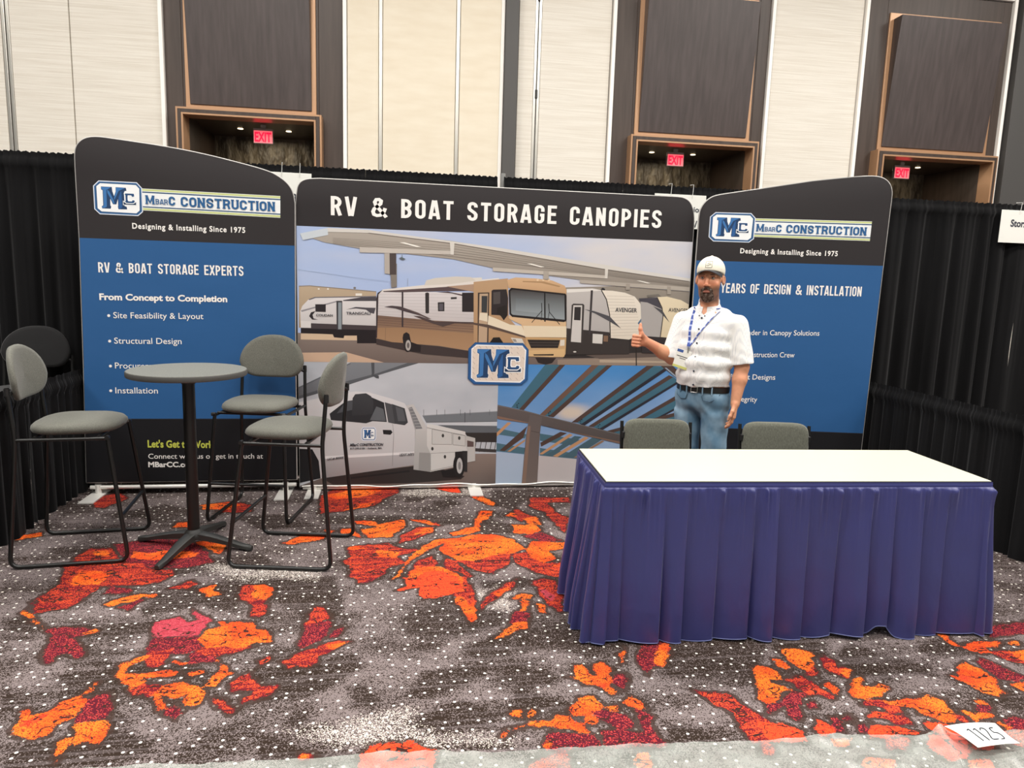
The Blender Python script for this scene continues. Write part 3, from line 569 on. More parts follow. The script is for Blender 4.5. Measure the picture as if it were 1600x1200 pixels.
partition(XR, YB-.07, XR, 2.67, .91, [0, .33, .66, 1], 61, 'low black side drape along the right of the booth beside the skirted table', poles=(.99,), per=.07, amp=.02)
# ================================================================== BANNERS
def clip_poly(P, c):
    for ax, val, sg in ((0, c[0], 1), (0, c[2], -1), (1, c[1], 1), (1, c[3], -1)):
        Q = []
        for i in range(len(P)):
            a, b = P[i-1], P[i]; da, db = sg*(a[ax]-val), sg*(b[ax]-val)
            if (da >= 0) != (db >= 0): t = da/(da-db); Q.append(tuple(a[k]+(b[k]-a[k])*t for k in range(2)))
            if db >= 0: Q.append(b)
        P = Q
        if len(P) < 3: return []
    return P
_ab = Art.ab
def ab2(s, P, col, col2=None, lvl=None):
    if getattr(s, 'clip', None): P = clip_poly([tuple(p) for p in P], s.clip)
    if len(P) >= 3: _ab(s, P, col, col2, lvl)
Art.ab = ab2
def vnoise(x, y, seed=0):
    xi, yi = np.floor(x).astype(int), np.floor(y).astype(int); fx, fy = x-xi, y-yi; fx = fx*fx*(3-2*fx); fy = fy*fy*(3-2*fy)
    h = lambda a, b: (np.sin(a*127.1+b*311.7+seed*17.3)*43758.5453) % 1.0
    return (h(xi, yi)*(1-fx)+h(xi+1, yi)*fx)*(1-fy)+(h(xi, yi+1)*(1-fx)+h(xi+1, yi+1)*fx)*fy
def fbm(x, y, seed=0, o=4): return sum(vnoise(x*2**i, y*2**i, seed+i)/2**(i+1) for i in range(o))/(1-.5**o)
def color_grid(pl, name, a0, b0, a1, b1, nx, ny, fn, parent, off=.0004):
    A, Bv = np.meshgrid(np.linspace(a0, a1, nx), np.linspace(b0, b1, ny)); V = pl.p0+A.reshape(-1, 1)*pl.ex+np.stack([0*A, 0*A, Bv], -1).reshape(-1, 3)+pl.n*off
    i = (np.arange(ny-1)[:, None]*nx+np.arange(nx-1)).ravel(); me = bpy.data.meshes.new(name); me.from_pydata(V.tolist(), [], np.stack([i, i+1, i+nx+1, i+nx], 1).tolist())
    c = np.ones((nx*ny, 4), np.float32); c[:, :3] = fn((A-a0)/(a1-a0), (Bv-b0)/(b1-b0)).reshape(-1, 3)
    at = me.color_attributes.new('Col', 'FLOAT_COLOR', 'POINT'); at.data.foreach_set('color', c.ravel()); return link(name, me, M['print'], parent)
def lerp(a, b, t): a, b = np.array(hexc(a)[:3]), np.array(hexc(b)[:3]); return a+(b-a)*t[..., None]
def plane_prism(pl, P, d0, d1):            # outline in plane coords, d towards the camera
    A = sum(P[i][0]*P[(i+1) % len(P)][1]-P[(i+1) % len(P)][0]*P[i][1] for i in range(len(P))); P = P if A > 0 else P[::-1]; n = len(P)
    f = lambda a, b, d: tuple(pl.p0+a*pl.ex+np.array([0, 0, b])+pl.n*d)
    return MB().add([f(a, b, d1) for a, b in P]+[f(a, b, d0) for a, b in P], [tuple(range(n)), tuple(range(2*n-1, n-1, -1))]+[(i, i+n, (i+1) % n+n, (i+1) % n) for i in range(n)])
def smooth_outline(P, it=2):
    for _ in range(it):
        Q = []
        for i in range(len(P)):
            a, b = np.array(P[i]), np.array(P[(i+1) % len(P)])
            if np.linalg.norm(b-a) > .35: Q += [tuple(a), tuple(b)]
            else: Q += [tuple(.75*a+.25*b), tuple(.25*a+.75*b)]
        P = Q
    return P
def clip_band(P, z0, z1): return clip_poly([tuple(p) for p in P], (-9, z0, 9, z1))
def banner(pl, outline, bands, label, feet, low):
    t = empty('fabric_banner', label=label, cat='banner')
    P = [pl.uv(*p) if isinstance(p[0], (int, float)) and p[0] > 50 else p for p in outline]; P = smooth_outline(P)
    plane_prism(pl, P, -.030, .0).obj('fabric_body', M['banner_black'], t, smooth=40, bevel=.008, seg=2)
    for nm, m, z0, z1 in bands:
        Q = clip_band(P, z0, z1); Q = poly_offset(Q, -.002)
        plane_prism(pl, Q, -.001, .0003).obj(nm, M[m], t)
    f = lambda a, b, d: tuple(pl.p0+a*pl.ex+np.array([0, 0, b])+pl.n*d)
    loop = [f(a, b, -.006) for a, b in P]; MB().tube(loop+[loop[0]], .006, 6).obj('edge_welt', M['seam'], t, smooth=60)
    tb = MB(); amin, amax = min(p[0] for p in P), max(p[0] for p in P)
    tb.tube([f(amin+.02, low, -.015), f(amax-.02, low, -.015)], .015, 10); tb.obj('bottom_tube', M['alu'], t, smooth=40)
    for a in feet:
        fm = MB(); q = [f(a-.05, 0, .21), f(a+.05, 0, .21), f(a+.05, 0, -.21), f(a-.05, 0, -.21)]; q = [(x, y, .002) for x, y, z in q]
        fm.add(q+[(x, y, .010) for x, y, z in q], [(3,2,1,0),(4,5,6,7),(0,1,5,4),(1,2,6,5),(2,3,7,6),(3,0,4,7)])
        fm.tube([f(a, .008, -.015), f(a, low+.02, -.015)], .022, 10); fm.obj('foot', M['alu'], t, smooth=35)
    return t, P
PL = Plane((-2.24, 5.32), (-.745, 5.32)); PC = Plane((-.75, 5.337), (2.262, 5.337)); PR = Plane((2.275, 5.30), (3.70, 5.02))
left, PLo = banner(PL, [(135,754),(130.6,575),(124,371),(117.5,262),(116.5,236),(121,224),(132,215.5),(150,213),(185,218),(250,227.5),(312,239),(375,254.7),(419,267),(437,276.5),(450,287.5),(457.5,300),(460.5,318),(461.5,544),(463.5,749)],
    [('blue_field', 'banner_blue', .563, 1.832), ('black_band', 'banner_foot', 0, .562)], 'tall banner at left with sloping top, RV and boat storage experts list on blue', (.08, 1.39), .055)
cw = PC.w
center, PCo = banner(PC, [(.004, .035), (.004, 2.12)]+[(463.5,304),(465.5,290),(471,283),(481,279.5),(500,279),(1010,305.5),(1060,307.5),(1070,309.5),(1078,315),(1082.5,325),(1084.5,338)]+[(cw-.004, 2.1), (cw-.004, .035)],
    [], 'wide middle banner headed RV and boat storage canopies with parked motorhome photos', (.11, 1.33, 2.90), .022)
right, PRo = banner(PR, [(.0, .07), (.004, 1.8)]+[(1091.3,355),(1092.3,338),(1094.5,327),(1100.5,317),(1110,309),(1120,305),(1150,300.5),(1196,294),(1270,283),(1325,277.3),(1362,274.7),(1379,277),(1390,285),(1394.5,298),(1393,312)]+[(PR.w-.006, 1.8), (PR.w-.03, .07)],
    [('blue_field', 'banner_blue', .50, 1.832), ('black_band', 'banner_foot', 0, .499)], 'tall banner at right with sloping top behind the man, years of design list on blue', (.11, 1.36), .055)
# ---- logo drawn in its own 1600 x 1133 frame, placed in a box of the plane
def logo(art, box, tread=False):
    (x0, y0), (x1, y1) = box; a0, b0 = art.pl.uv(x0, y0); a1, b1 = art.pl.uv(x1, y1)
    g = lambda P: [(a0+(x-150)/1240*(a1-a0), b0+(y-125)/910*(b1-b0)) for x, y in P]
    d = lambda P, c, c2=None: art.ab(g(P), c, c2)
    oc = [(150,265),(285,125),(1270,125),(1390,265),(1388,925),(1270,1035),(275,1030),(150,905)]
    if not tread: art.ab(poly_offset(g(oc), .006), 'd8dde6')
    d(oc, '27507f' if tread else '3b6796'); d([(175,272),(297,145),(1260,147),(1368,270),(1362,915),(1262,1010),(285,1005),(178,895)], '2f5c92' if tread else '2f5680')
    d([(212,265),(312,175),(1255,180),(1340,280),(1325,900),(1235,985),(315,970),(215,885)], 'eef0f0')
    if tread:
        d([(230,280),(320,195),(1245,200),(1318,290),(1305,890),(1225,962),(325,950),(235,875)], 'd9ccbf')
        for i in range(9):
            for j in range(7):
                cx, cy = 262+i*128+(j % 2)*8, 232+j*112
                for s, (dx, dy) in ((1, (0, 0)), (-1, (62, 50))):
                    X, Y = cx+dx, cy+dy
                    if 250 < X < 1290 and 215 < Y < 940: d([(X-22, Y-20*s-4), (X-18, Y-20*s-9), (X+22, Y+18*s+1), (X+17, Y+18*s+6)], '9a8b82')
    Mo = [(330,265),(615,265),(625,390),(665,520),(710,390),(715,265),(985,270),(1000,355),(955,365),(930,400),(930,790),(985,810),(995,885),(765,890),(750,820),(760,790),(760,600),(715,755),(625,755),(560,600),(555,790),(575,820),(560,885),(335,885),(325,825),(365,795),(370,370),(330,350)]
    art.ab(poly_offset(g(Mo), .0016 if not tread else .0025), 'f4f6f6'); d(Mo, '243f63')
    L1, L2 = ('3f74ae', '2f5c94')
    d([(335,275),(600,270),(490,345),(470,350),(460,830),(400,865),(335,870),(335,825),(385,800),(385,365),(340,340)], L1)
    d([(490,345),(545,400),(650,640),(665,740),(640,740),(495,440)], L1); d([(720,275),(970,275),(790,370),(665,640),(665,560),(715,400)], L1)
    d([(860,370),(865,840),(790,885),(770,870),(770,800),(780,780),(780,560),(840,390)], L2)
    C = [(945,445),(975,430),(1190,430),(1200,510),(1140,520),(1120,480),(1030,480),(1020,520),(1020,620),(1040,650),(1130,650),(1150,615),(1200,620),(1205,670),(1160,700),(985,700),(945,665),(965,640),(965,480)]
    bar = [(905,660),(935,690),(1240,665),(1240,750),(905,750)]
    e = abs(a1-a0)*.012; art.ab(poly_offset(g(bar), e), 'f4f6f6'); d(bar, '203654'); art.ab(poly_offset(g(C), e*1.3), 'f4f6f6'); d(C, '2b4d77')
# ---- condensed block lettering drawn stroke by stroke (caps, &, digits)
def _rr(x0, y0, x1, y1, r=.16, n=4, start=0, end=4):     # rounded rectangle path, corner order: top-right, top-left, bottom-left, bottom-right
    C = [(x1-r, y1-r, 0), (x0+r, y1-r, 90), (x0+r, y0+r, 180), (x1-r, y0+r, 270)]; P = []
    for cx, cy, a in C:
        for k in range(n+1): t = math.radians(a+90*k/n); P.append((cx+r*math.cos(t), cy+r*math.sin(t)))
    return P
def glyphs(w, t):
    h = t/2; L, Rr, Bt, Tp, m = h, w-h, h, 1-h, .53; ring = _rr(L, Bt, Rr, Tp, (w-t)*.5)
    arcR = lambda y0, y1: [(L, y1)]+[(Rr-(y1-y0)/2*.9+(y1-y0)/2*.9*math.cos(a), (y0+y1)/2+(y1-y0)/2*math.sin(a)) for a in np.linspace(math.pi/2, -math.pi/2, 8)]+[(L, y0)]
    q = len(ring)//4
    Cc = [(Rr, .66)]+ring[:q*3+0]+ring[q*3:]+[(Rr, .34)]; Cc = [(Rr, .64)]+ring+[(Rr, .36)]
    Ss = [(Rr, .72)]+[p for p in ring[:q*2]]+[(L, .66), (L+.05, .58), (Rr-.05, .42), (Rr, .34)]+[p for p in ring[q*3:][::-1]]+[p for p in ring[q*2:q*3][::-1]]+[(L, .28)]
    V = lambda x, a=0, b=1: [(x, a), (x, b)]
    G = {'I': ([V(h)], t), 'O': ([ring+[ring[0]]], w), 'C': ([Cc], w), 'S': ([Ss], w), 'T': ([V(w/2), [(0, Tp), (w, Tp)]], w), 'E': ([V(L), [(L, Tp), (w*.92, Tp)], [(L, Bt), (w*.92, Bt)], [(L, .52), (w*.84, .52)]], w*.92),
         'F': ([V(L), [(L, Tp), (w*.92, Tp)], [(L, .5), (w*.84, .5)]], w*.92), 'L': ([V(L), [(L, Bt), (w*.9, Bt)]], w*.9), 'N': ([V(L), V(Rr), [(L, 1-h*.3), (Rr, h*.3)]], w*1.02), 'U': ([[(L, 1)]+ring[q*2:]+[(Rr, 1)]], w),
         'R': ([V(L), arcR(m-.06, Tp), [(Rr-.12, m-.04), (Rr+.02, 0)]], w*1.02), 'P': ([V(L), arcR(m-.09, Tp)], w), 'B': ([V(L), arcR(m-.01, Tp), arcR(Bt, m-.01)], w*1.02), 'D': ([V(L), [(L, Tp)]+ring[:q][::-1]+ring[q*3:][::-1]+[(L, Bt)]], w),
         'A': ([[(h*.7, 0), (w*.5-.02, 1)], [(w*1.06-h*.7, 0), (w*.56+.02, 1)], [(w*.24, .25), (w*.82, .25)]], w*1.06), 'V': ([[(h*.7, 1), (w*.5-.02, 0)], [(w*1.06-h*.7, 1), (w*.56+.02, 0)]], w*1.06), 'Y': ([[(h*.5, 1), (w*.5, .45), (w-h*.5, 1)], V(w/2, 0, .47)], w),
         'X': ([[(h*.5, 1), (w-h*.5, 0)], [(w-h*.5, 1), (h*.5, 0)]], w), 'G': ([Cc[:-1]+[(Rr, .46)], [(w*.55, .46), (w, .46)]], w), 'M': ([V(h), V(w*1.35-h), [(h, 1), (w*.675, .18), (w*1.35-h, 1)]], w*1.35),
         '&': ([[(.66, .0), (.20, .62), (.155, .78), (.22, .91), (.34, .925), (.43, .85), (.41, .70), (.13, .42), (.08, .28), (.12, .13), (.25, .075), (.40, .10), (.56, .30), (.61, .48)]], .68), ' ': ([], w*.72), '5': ([[(Rr, Tp), (L, Tp), (L, .56), (w*.6, .6), (Rr, .5), (Rr, .2), (w*.5, Bt), (L, .22)]], w), '0': ([ring+[ring[0]]], w)}
    return G
SER = {'I': [0], 'T': [('c',)], 'N': [0, 1], 'U': [0, 1], 'R': [0], 'M': [0, 1], 'B': [0]}
def block_text(pl, name, txt, pL, pR, cap, material, parent, w=.46, t=.155, gap=.13, off=.002, slab=False, heights=None):
    G = glyphs(w, t); V = []; F = []; x = 0; lay = []
    def strip(P, k, dx):
        P = [np.array(p) for p in P]; P = [p for i, p in enumerate(P) if i == 0 or np.linalg.norm(p-P[i-1]) > 1e-4]; n = len(V); closed = np.linalg.norm(P[0]-P[-1]) < 1e-4
        for i, p in enumerate(P):
            a = P[i]-P[i-1] if i else (P[0]-P[-2] if closed else P[1]-P[0]); b = P[i+1]-P[i] if i < len(P)-1 else (P[1]-P[0] if closed else P[-1]-P[-2])
            na, nb = np.array([-a[1], a[0]])/np.linalg.norm(a), np.array([-b[1], b[0]])/np.linalg.norm(b); m = na+nb; m /= np.linalg.norm(m)+1e-9; m *= t/2/max(.62, m@na)
            V.extend([((p+m)[0]+dx, (p+m)[1]*k), ((p-m)[0]+dx, (p-m)[1]*k)])
        for i in range(len(P)-1): F.append((n+2*i, n+2*i+1, n+2*i+3, n+2*i+2))
    for i, c in enumerate(txt):
        st, ad = G[c]; k = heights[i] if heights else 1; s0 = len(V)
        for q_, P in enumerate(st):
            strip(P, k, x); lay += [q_]*(len(V)-len(lay))
        if slab and c in 'ITNURMB':
            xs = {'I': [t/2], 'T': [w/2], 'N': [t/2, w-t/2], 'U': [t/2, w-t/2], 'R': [t/2], 'M': [t/2, w*1.35-t/2], 'B': [t/2]}[c]
            for xx in xs:
                for y in ((0, 1) if c not in 'U' else (1,)):
                    if c == 'T' and y: continue
                    yy = y*(1-.11); n = len(V); V.extend([(x+xx-t*.72, yy*k), (x+xx+t*.72, yy*k), (x+xx+t*.72, (yy+.11)*k), (x+xx-t*.72, (yy+.11)*k)]); F.append((n, n+1, n+2, n+3)); lay += [4+y]*4
        if k != 1:
            for j in range(s0, len(V)): V[j] = (x+(V[j][0]-x)*k, V[j][1])
        x += ad*k+gap
    v = np.array(V); a0, b0 = pl.uv(*pL); a1, b1 = pl.uv(*pR); mid = ((pL[0]+pR[0])/2, (pL[1]+pR[1])/2); hh = pl.uv(mid[0], mid[1]-cap)[1]-pl.uv(*mid)[1]
    sx = (a1-a0)/(v[:, 0].max()-v[:, 0].min()); a = a0+(v[:, 0]-v[:, 0].min())*sx; b = b0+(b1-b0)*(a-a0)/(a1-a0)+v[:, 1]*hh
    W = pl.p0+np.outer(a, pl.ex)+np.outer(b, [0, 0, 1])+pl.n*off+np.outer(np.array(lay)*.00025, pl.n); F = [f_ if (W[f_[1]]-W[f_[0]])@np.cross(W[f_[2]]-W[f_[1]], pl.n) > 0 else f_[::-1] for f_ in F]; me = bpy.data.meshes.new(name); me.from_pydata(W.tolist(), [], F); return link(name, me, material, parent)
def headline(pl, t, box, bar, nm):
    A = Art(pl); (tl, tr, br, bl) = bar
    q = lambda f0, f1: [(tl[0]+(bl[0]-tl[0])*f0, tl[1]+(bl[1]-tl[1])*f0), (tr[0]+(br[0]-tr[0])*f0, tr[1]+(br[1]-tr[1])*f0), (tr[0]+(br[0]-tr[0])*f1, tr[1]+(br[1]-tr[1])*f1), (tl[0]+(bl[0]-tl[0])*f1, tl[1]+(bl[1]-tl[1])*f1)]
    A.px(q(0, 1), 'e9ecec')
    for f0, f1, c in ((.02, .10, 'c3cc86'), (.10, .135, 'dfe3d8'), (.135, .19, '2f4f74'), (.81, .865, '2f4f74'), (.865, .90, 'dfe3d8'), (.90, .98, 'c3cc86')): A.px(q(f0, f1), c)
    logo(A, box); A.build('logo_print', t)
    # lettering: big M, small bar, big C, CONSTRUCTION
    m = lambda fx, fy: tuple((np.array(tl)+(np.array(tr)-tl)*fx)*(1-fy)+(np.array(bl)+(np.array(br)-bl)*fx)*fy)
    for s, f0, f1, fy, cap, tk in (('M', .03, .098, .70, .40, .19), ('BAR', .103, .192, .685, .24, .15), ('C', .198, .245, .71, .41, .2), ('CONSTRUCTION', .285, .965, .725, .44, .185)):
        p0, p1 = m(f0, fy), m(f1, fy); h = (bl[1]-tl[1])*cap; block_text(pl, 'logo_lettering', s, p0, p1, h, M['navy_text'], t, w=.62, t=tk, gap=.10, off=.0036, slab=True)
headline(PL, left, ((146.5, 283), (222.5, 336.5)), ((221,294.5),(438,306.4),(438,340.3),(221,328.5)), 'l')
headline(PR, right, ((1111, 332.5), (1176.5, 378)), ((1176,341),(1362.4,346.2),(1359,376.6),(1175,370)), 'r')
W_, OT = M['white_ptext'], M['olive_text']
for s, p0, p1, c, b, m_, sp in [('Designing & Installing Since 1975', (206.9,357), (383.4,363.8), 8.6, .025, W_, 1.15), 
        ('From Concept to Completion', (155.6,468.3), (355.3,471.8), 9.8, .035, W_, 1), ('Site Feasibility & Layout', (177.5,497), (318,498.6), 9.2, .004, W_, 1),
        ('Structural Design', (178.8,536.8), (284,537.6), 9.2, .004, W_, 1), ('Procurement', (180,575.6), (257,576.4), 9.2, .004, W_, 1), ('Installation', (180.6,614.4), (247,614.8), 9.2, .004, W_, 1),
        ("Let's Get to Work", (231,698.6), (334,699.6), 11, .035, OT, 1.02), ('Connect with us or get in touch at', (232,716.6), (411,716.3), 7.6, .004, W_, 1), ('MBarCC.com', (232,729.5), (305,729.5), 8, .035, W_, 1)]:
    text_on(PL, 'printed_lettering', s, p0, p1, c, m_, left, b, sp)
for x, y in ((170,493.2),(171.5,533),(172.7,572),(173.2,610.5)):
    a, b = PL.uv(x, y); n_ = 10; me_ = plane_prism(PL, [(a+.010*math.cos(k*2*math.pi/n_), b+.010*math.sin(k*2*math.pi/n_)) for k in range(n_)], 0, .0018).obj('bullet_point', W_, left)
for s, p0, p1, c, b, sp in [('Designing & Installing Since 1975', (1156.3,395.5), (1308.5,400.2), 7.8, .025, 1.15), 
        ('Leader in Canopy Solutions', (1158.5,523.4), (1280,524.4), 8, .004, 1), ('Construction Crew', (1160,557.7), (1241,558.6), 8, .004, 1), ('Efficient Designs', (1135,592.3), (1211,593.4), 8, .004, 1), ('Integrity', (1146,627), (1182.7,628), 8, .004, 1)]:
    text_on(PR, 'printed_lettering', s, p0, p1, c, W_, right, b, sp)
# ---- the photographs printed on the wide banner
zt, zm = 1.972, .990                               # bottom of the header, line between the upper and lower pictures
asp = PC.uv(777, 650)[0]
def sky1(u, v):
    n = fbm(u*4+3, v*5, 3); c = lerp('a6b8da', 'c6c6cc', np.clip(u*1.1-.15+(n-.5)*1.2, 0, 1)); k = np.clip((n-.5)*2.2*(u > .4)*np.clip(u*2-.8, 0, 1), 0, 1)[..., None]; return c*(1-k)+np.array(hexc('d6cfca')[:3])*k
color_grid(PC, 'printed_sky', .004, zm, cw-.004, zt, 90, 40, sky1, center)
def sky2(u, v): n = fbm(u*3+9, v*4, 8); return lerp('a8adb4', 'c0c3c8', np.clip((n-.3)*2.2, 0, 1))
color_grid(PC, 'printed_cloudy_sky', .004, .036, asp, zm, 50, 34, sky2, center)
def sky3(u, v):
    n = fbm(u*4+1, v*5, 5); c = lerp('8ea6c6', '4783bd', np.clip(v*1.5-.3-u*.35+(n-.5)*.5, 0, 1)); d = np.exp(-(((u-.39)/.12)**2+((v-.60)/.09)**2)*(.6+n)); k = np.clip(d*1.6-.4, 0, 1)[..., None]
    return c*(1-k)+np.array(hexc('cbbdae')[:3])*k
color_grid(PC, 'printed_blue_sky', asp, .036, cw-.004, zm, 80, 40, sky3, center)
def ell(cx, cy, rx, ry, n=16): return [(cx+rx*math.cos(2*math.pi*k/n), cy+ry*math.sin(2*math.pi*k/n)) for k in range(n)]
A = Art(PC, 1); A.clip = (.004, zm, cw-.004, zt); p7, l7 = A.tile(460, 400, .2), A.line(460, 400, .2); p8, l8 = A.tile(740, 400, .21875), A.line(740, 400, .21875); pt, lt_ = A.tile(460, 340, .4), A.line(460, 340, .4)
p7([(35,238),(120,235),(640,278),(640,560),(35,560)], 'b5a289', 'a08c74'); l7([(35,236),(120,233),(640,279)], 7, '857a6e'); p7([(478,292),(528,292),(528,310),(478,310)], 'e0dbd0')
for x in (190, 262): p7(ell(x, 257, 8, 7, 8), 'd9d4ca')
p8([(640,225),(1000,215),(1540,255),(1540,600),(640,600)], '8f877c', '756d64')
p7([(20,600),(3200,640),(3200,1000),(20,1000)], '83766e', '6b5e58'); p8([(640,560),(1540,580),(1540,720),(640,730)], '2e2928'); p7([(50,606),(640,612),(640,662),(50,652)], 'c8b094'); p7([(30,755),(405,752),(700,832),(30,832)], 'c0a38b')
p8([(600,740),(1460,715),(1540,735),(1540,790),(600,790)], '8c7c6e'); p8([(800,708),(1200,690),(1540,700),(1540,715),(900,735)], '5c504a'); p8([(900,740),(1540,755),(1540,765),(900,760)], 'ab9a86')
# left trailer
p7([(45,430),(62,390),(110,340),(160,322),(640,315),(640,545),(130,540),(48,520)], 'd6d2d1', 'c0bcbb'); p7([(110,338),(160,320),(640,312),(640,320),(165,328),(118,345)], '6a676d'); p7([(380,345),(520,322),(640,318),(640,352),(380,352)], '4b474c')
p7([(50,425),(200,385),(330,350),(330,360),(200,396),(58,437)], '8b888c'); p7([(130,525),(640,545),(640,600),(50,598),(50,560),(128,562)], '423a3c'); p7([(50,565),(640,578),(640,682),(490,682),(488,622),(390,622),(385,642),(310,636),(300,612),(50,602)], '221d1f')
p7([(48,505),(128,510),(130,562),(50,560)], 'cfcbc8'); p7([(163,377),(245,377),(245,438),(165,435)], '2b2629'); p7([(328,350),(374,350),(374,577),(330,577)], '3a373b'); p7([(342,362),(368,362),(368,572),(342,572)], '868e93')
p7([(115,470),(130,440),(165,430),(142,460),(150,488),(185,497),(140,497)], '2b2629'); p7([(405,418),(480,398),(560,403),(635,405),(622,452),(588,442),(560,420),(480,410)], '4a464c')
# motorhome side
p7([(690,262),(1015,226),(1600,172),(1600,215),(1100,250),(655,290)], 'd8d2cb'); p7([(1015,230),(1030,190),(1100,172),(1260,160),(1380,165),(1425,192),(1220,220)], 'cbc5ba'); p7([(1390,170),(1465,168),(1465,190),(1420,195)], 'd5d0c6')
p7([(640,330),(655,285),(840,278),(1440,285),(1440,520),(1100,510),(850,500),(640,470)], 'd2cdcd', 'bdb7b6')
for k in range(8): l7([(655,300+k*22),(1440,300+k*27)], 2.2, 'afa9a8')
p7([(690,274),(1200,240),(1350,262),(1360,272),(1100,277),(840,284),(700,281)], '57494a'); p7([(1190,238),(1540,208),(1540,292),(1440,288),(1350,270)], 'a88d77')
p7([(640,462),(840,480),(1100,505),(1430,520),(1600,530),(1600,780),(1380,742),(1130,702),(760,672),(700,652),(637,642)], '715a4d', 'a98768'); p7([(640,560),(850,560),(1430,610),(1600,620),(1600,760),(1380,742),(1130,702),(760,672),(637,642)], '957558', 'a58464')
for k in range(4): l7([(645,482+k*18),(1430,535+k*20)], 2.5, '5d4a42')
p7([(838,278),(851,278),(851,556),(838,553)], '3a3134'); p7([(640,330),(650,288),(690,264),(657,300),(646,640),(637,640)], '3a3134'); l7([(712,560),(710,660)], 3, '7c6350')
p7([(1022,290),(1038,284),(1052,290),(1052,445),(1038,450),(1024,445)], '33302f'); p7([(1120,362),(1172,360),(1172,432),(1122,432)], '2f2b2c'); p7([(1130,372),(1162,372),(1162,424),(1130,424)], '57535a'); p7([(1222,322),(1268,320),(1268,336),(1222,338)], '3a3637'); p7([(1310,287),(1432,285),(1432,438),(1310,436)], '2b2628')
p7([(700,398),(760,388),(830,395),(950,440),(1020,475),(1000,470),(850,430),(790,410)], '473d40'); p7([(930,468),(980,470),(1100,512),(1200,512),(1430,517),(1600,560),(1600,575),(1430,528),(1250,526),(1160,552),(1060,520)], '4d403e'); p7([(840,398),(960,440),(1070,492),(1040,490)], '5a4c4a'); p7([(1110,282),(1200,278),(1310,300),(1310,312),(1230,292)], '514548')
p7([(845,640),(852,608),(875,595),(898,610),(915,690),(900,700),(850,680)], '231e20'); p7([(640,645),(760,672),(1130,705),(1400,748),(1400,800),(1000,765),(640,690)], '3d3433'); p7([(880,660),(990,700),(985,750),(890,745)], '262021'); p7(ell(884,700,30,50), '2a2525'); p7(ell(889,698,21,42), 'a9a39e'); p7(ell(889,698,10,22), '5e5856')
# motorhome front
p8([(0,185),(245,160),(250,440),(375,580),(385,790),(0,740)], 'b39473', 'a78460'); p8([(30,262),(112,260),(105,640),(28,640)], '40352f'); p8([(42,270),(103,268),(95,640),(34,640)], 'b39a80'); p8([(57,285),(99,285),(95,405),(56,402)], '393b3c'); p8([(45,405),(100,410),(98,470),(40,455)], 'd9cdb6')
p8([(105,425),(180,455),(260,490),(372,502),(372,576),(100,492)], 'dccfb7'); p8([(0,476),(105,490),(372,574),(372,586),(110,514),(0,490)], '574740'); p8([(128,248),(140,240),(235,238),(246,300),(243,427),(126,420)], '2e2829'); p8([(140,260),(190,255),(190,340),(140,345)], '4c4746')
p8([(240,170),(300,153),(440,160),(560,175),(650,212),(663,245),(662,275),(250,228)], 'cdaa84', 'b8946f'); p8([(350,178),(500,182),(620,215),(610,222),(480,192),(350,186)], 'a3835f')
for x in (455, 495, 535): p8([(x-6,168),(x+8,160),(x+10,178),(x-4,180)], 'dcc19c')
p8([(250,425),(660,470),(660,580),(380,580),(340,490),(255,450)], 'ceae88'); p8([(352,498),(662,502),(662,582),(368,578)], 'dacbb0'); p8([(370,580),(662,584),(656,700),(640,722),(385,718)], 'b99669', 'c0a077'); p8([(383,597),(618,600),(602,657),(410,657)], '2c2624'); l8([(395,618),(612,620)], 4, '4f4742'); l8([(402,636),(606,638)], 4, '4f4742')
p8([(378,676),(650,664),(648,718),(560,722),(390,716)], 'cdab7c'); p8([(425,702),(572,700),(570,711),(430,711)], '2a2420'); p8([(265,583),(345,590),(362,628),(290,622)], 'cfc9bf'); p8([(275,592),(300,594),(310,614),(288,612)], '8f8983'); p8([(618,600),(650,597),(648,640),(616,642)], 'd3cabc')
p8([(250,245),(270,227),(655,268),(663,285),(663,460),(645,472),(275,435),(256,415)], '241f1e'); p8([(262,250),(280,240),(648,280),(650,455),(280,420),(268,410)], '403b3a', '8e979a'); p8([(300,300),(500,315),(500,410),(300,390)], '5f6467', '8f989b'); p8([(503,258),(512,259),(514,470),(504,468)], '1f1c1b')
l8([(485,335),(488,390),(415,475)], 5, '1f1c1b'); l8([(535,340),(540,400),(615,490)], 5, '1f1c1b'); l8([(488,390),(482,460)], 4, '1f1c1b'); l8([(540,400),(530,455)], 4, '1f1c1b')
p8([(170,370),(230,350),(238,430),(215,460),(195,430),(165,410)], '26211f'); p8([(662,365),(680,370),(680,450),(662,455)], '221e1d'); p8([(110,625),(140,582),(185,580),(215,625)], '1f1b1a'); p8([(440,725),(590,728),(560,765),(510,777),(460,762)], '2c2423')
# second trailer
p8([(664,252),(840,245),(930,245),(972,420),(977,590),(664,560)], 'b9b4b0', 'a9a4a1'); p8([(664,236),(850,232),(920,246),(840,252),(664,262)], 'd9d5cf'); p8([(664,516),(977,545),(977,600),(1110,596),(1110,700),(664,705)], '37312f')
p8([(915,245),(990,248),(1080,262),(1150,290),(1190,340),(1207,440),(1195,560),(1110,597),(975,585),(970,420),(948,310)], 'dfd7c9', 'd2c8b8')
for k in range(14): l8([(950+k*1.5,285+k*22),(1140+k*5,290+k*21)], 2.5, 'b9ae9f')
l8([(912,245),(948,310),(971,420),(976,590)], 7, '38332f'); p8([(700,350),(712,340),(782,342),(790,352),(778,622),(688,616)], '3c3735'); p8([(712,352),(775,352),(766,618),(694,612)], 'c5c0bb'); p8([(720,364),(766,364),(762,460),(716,457)], '2f2b2b'); p8([(836,245),(852,245),(834,562),(820,560)], '3a3536')
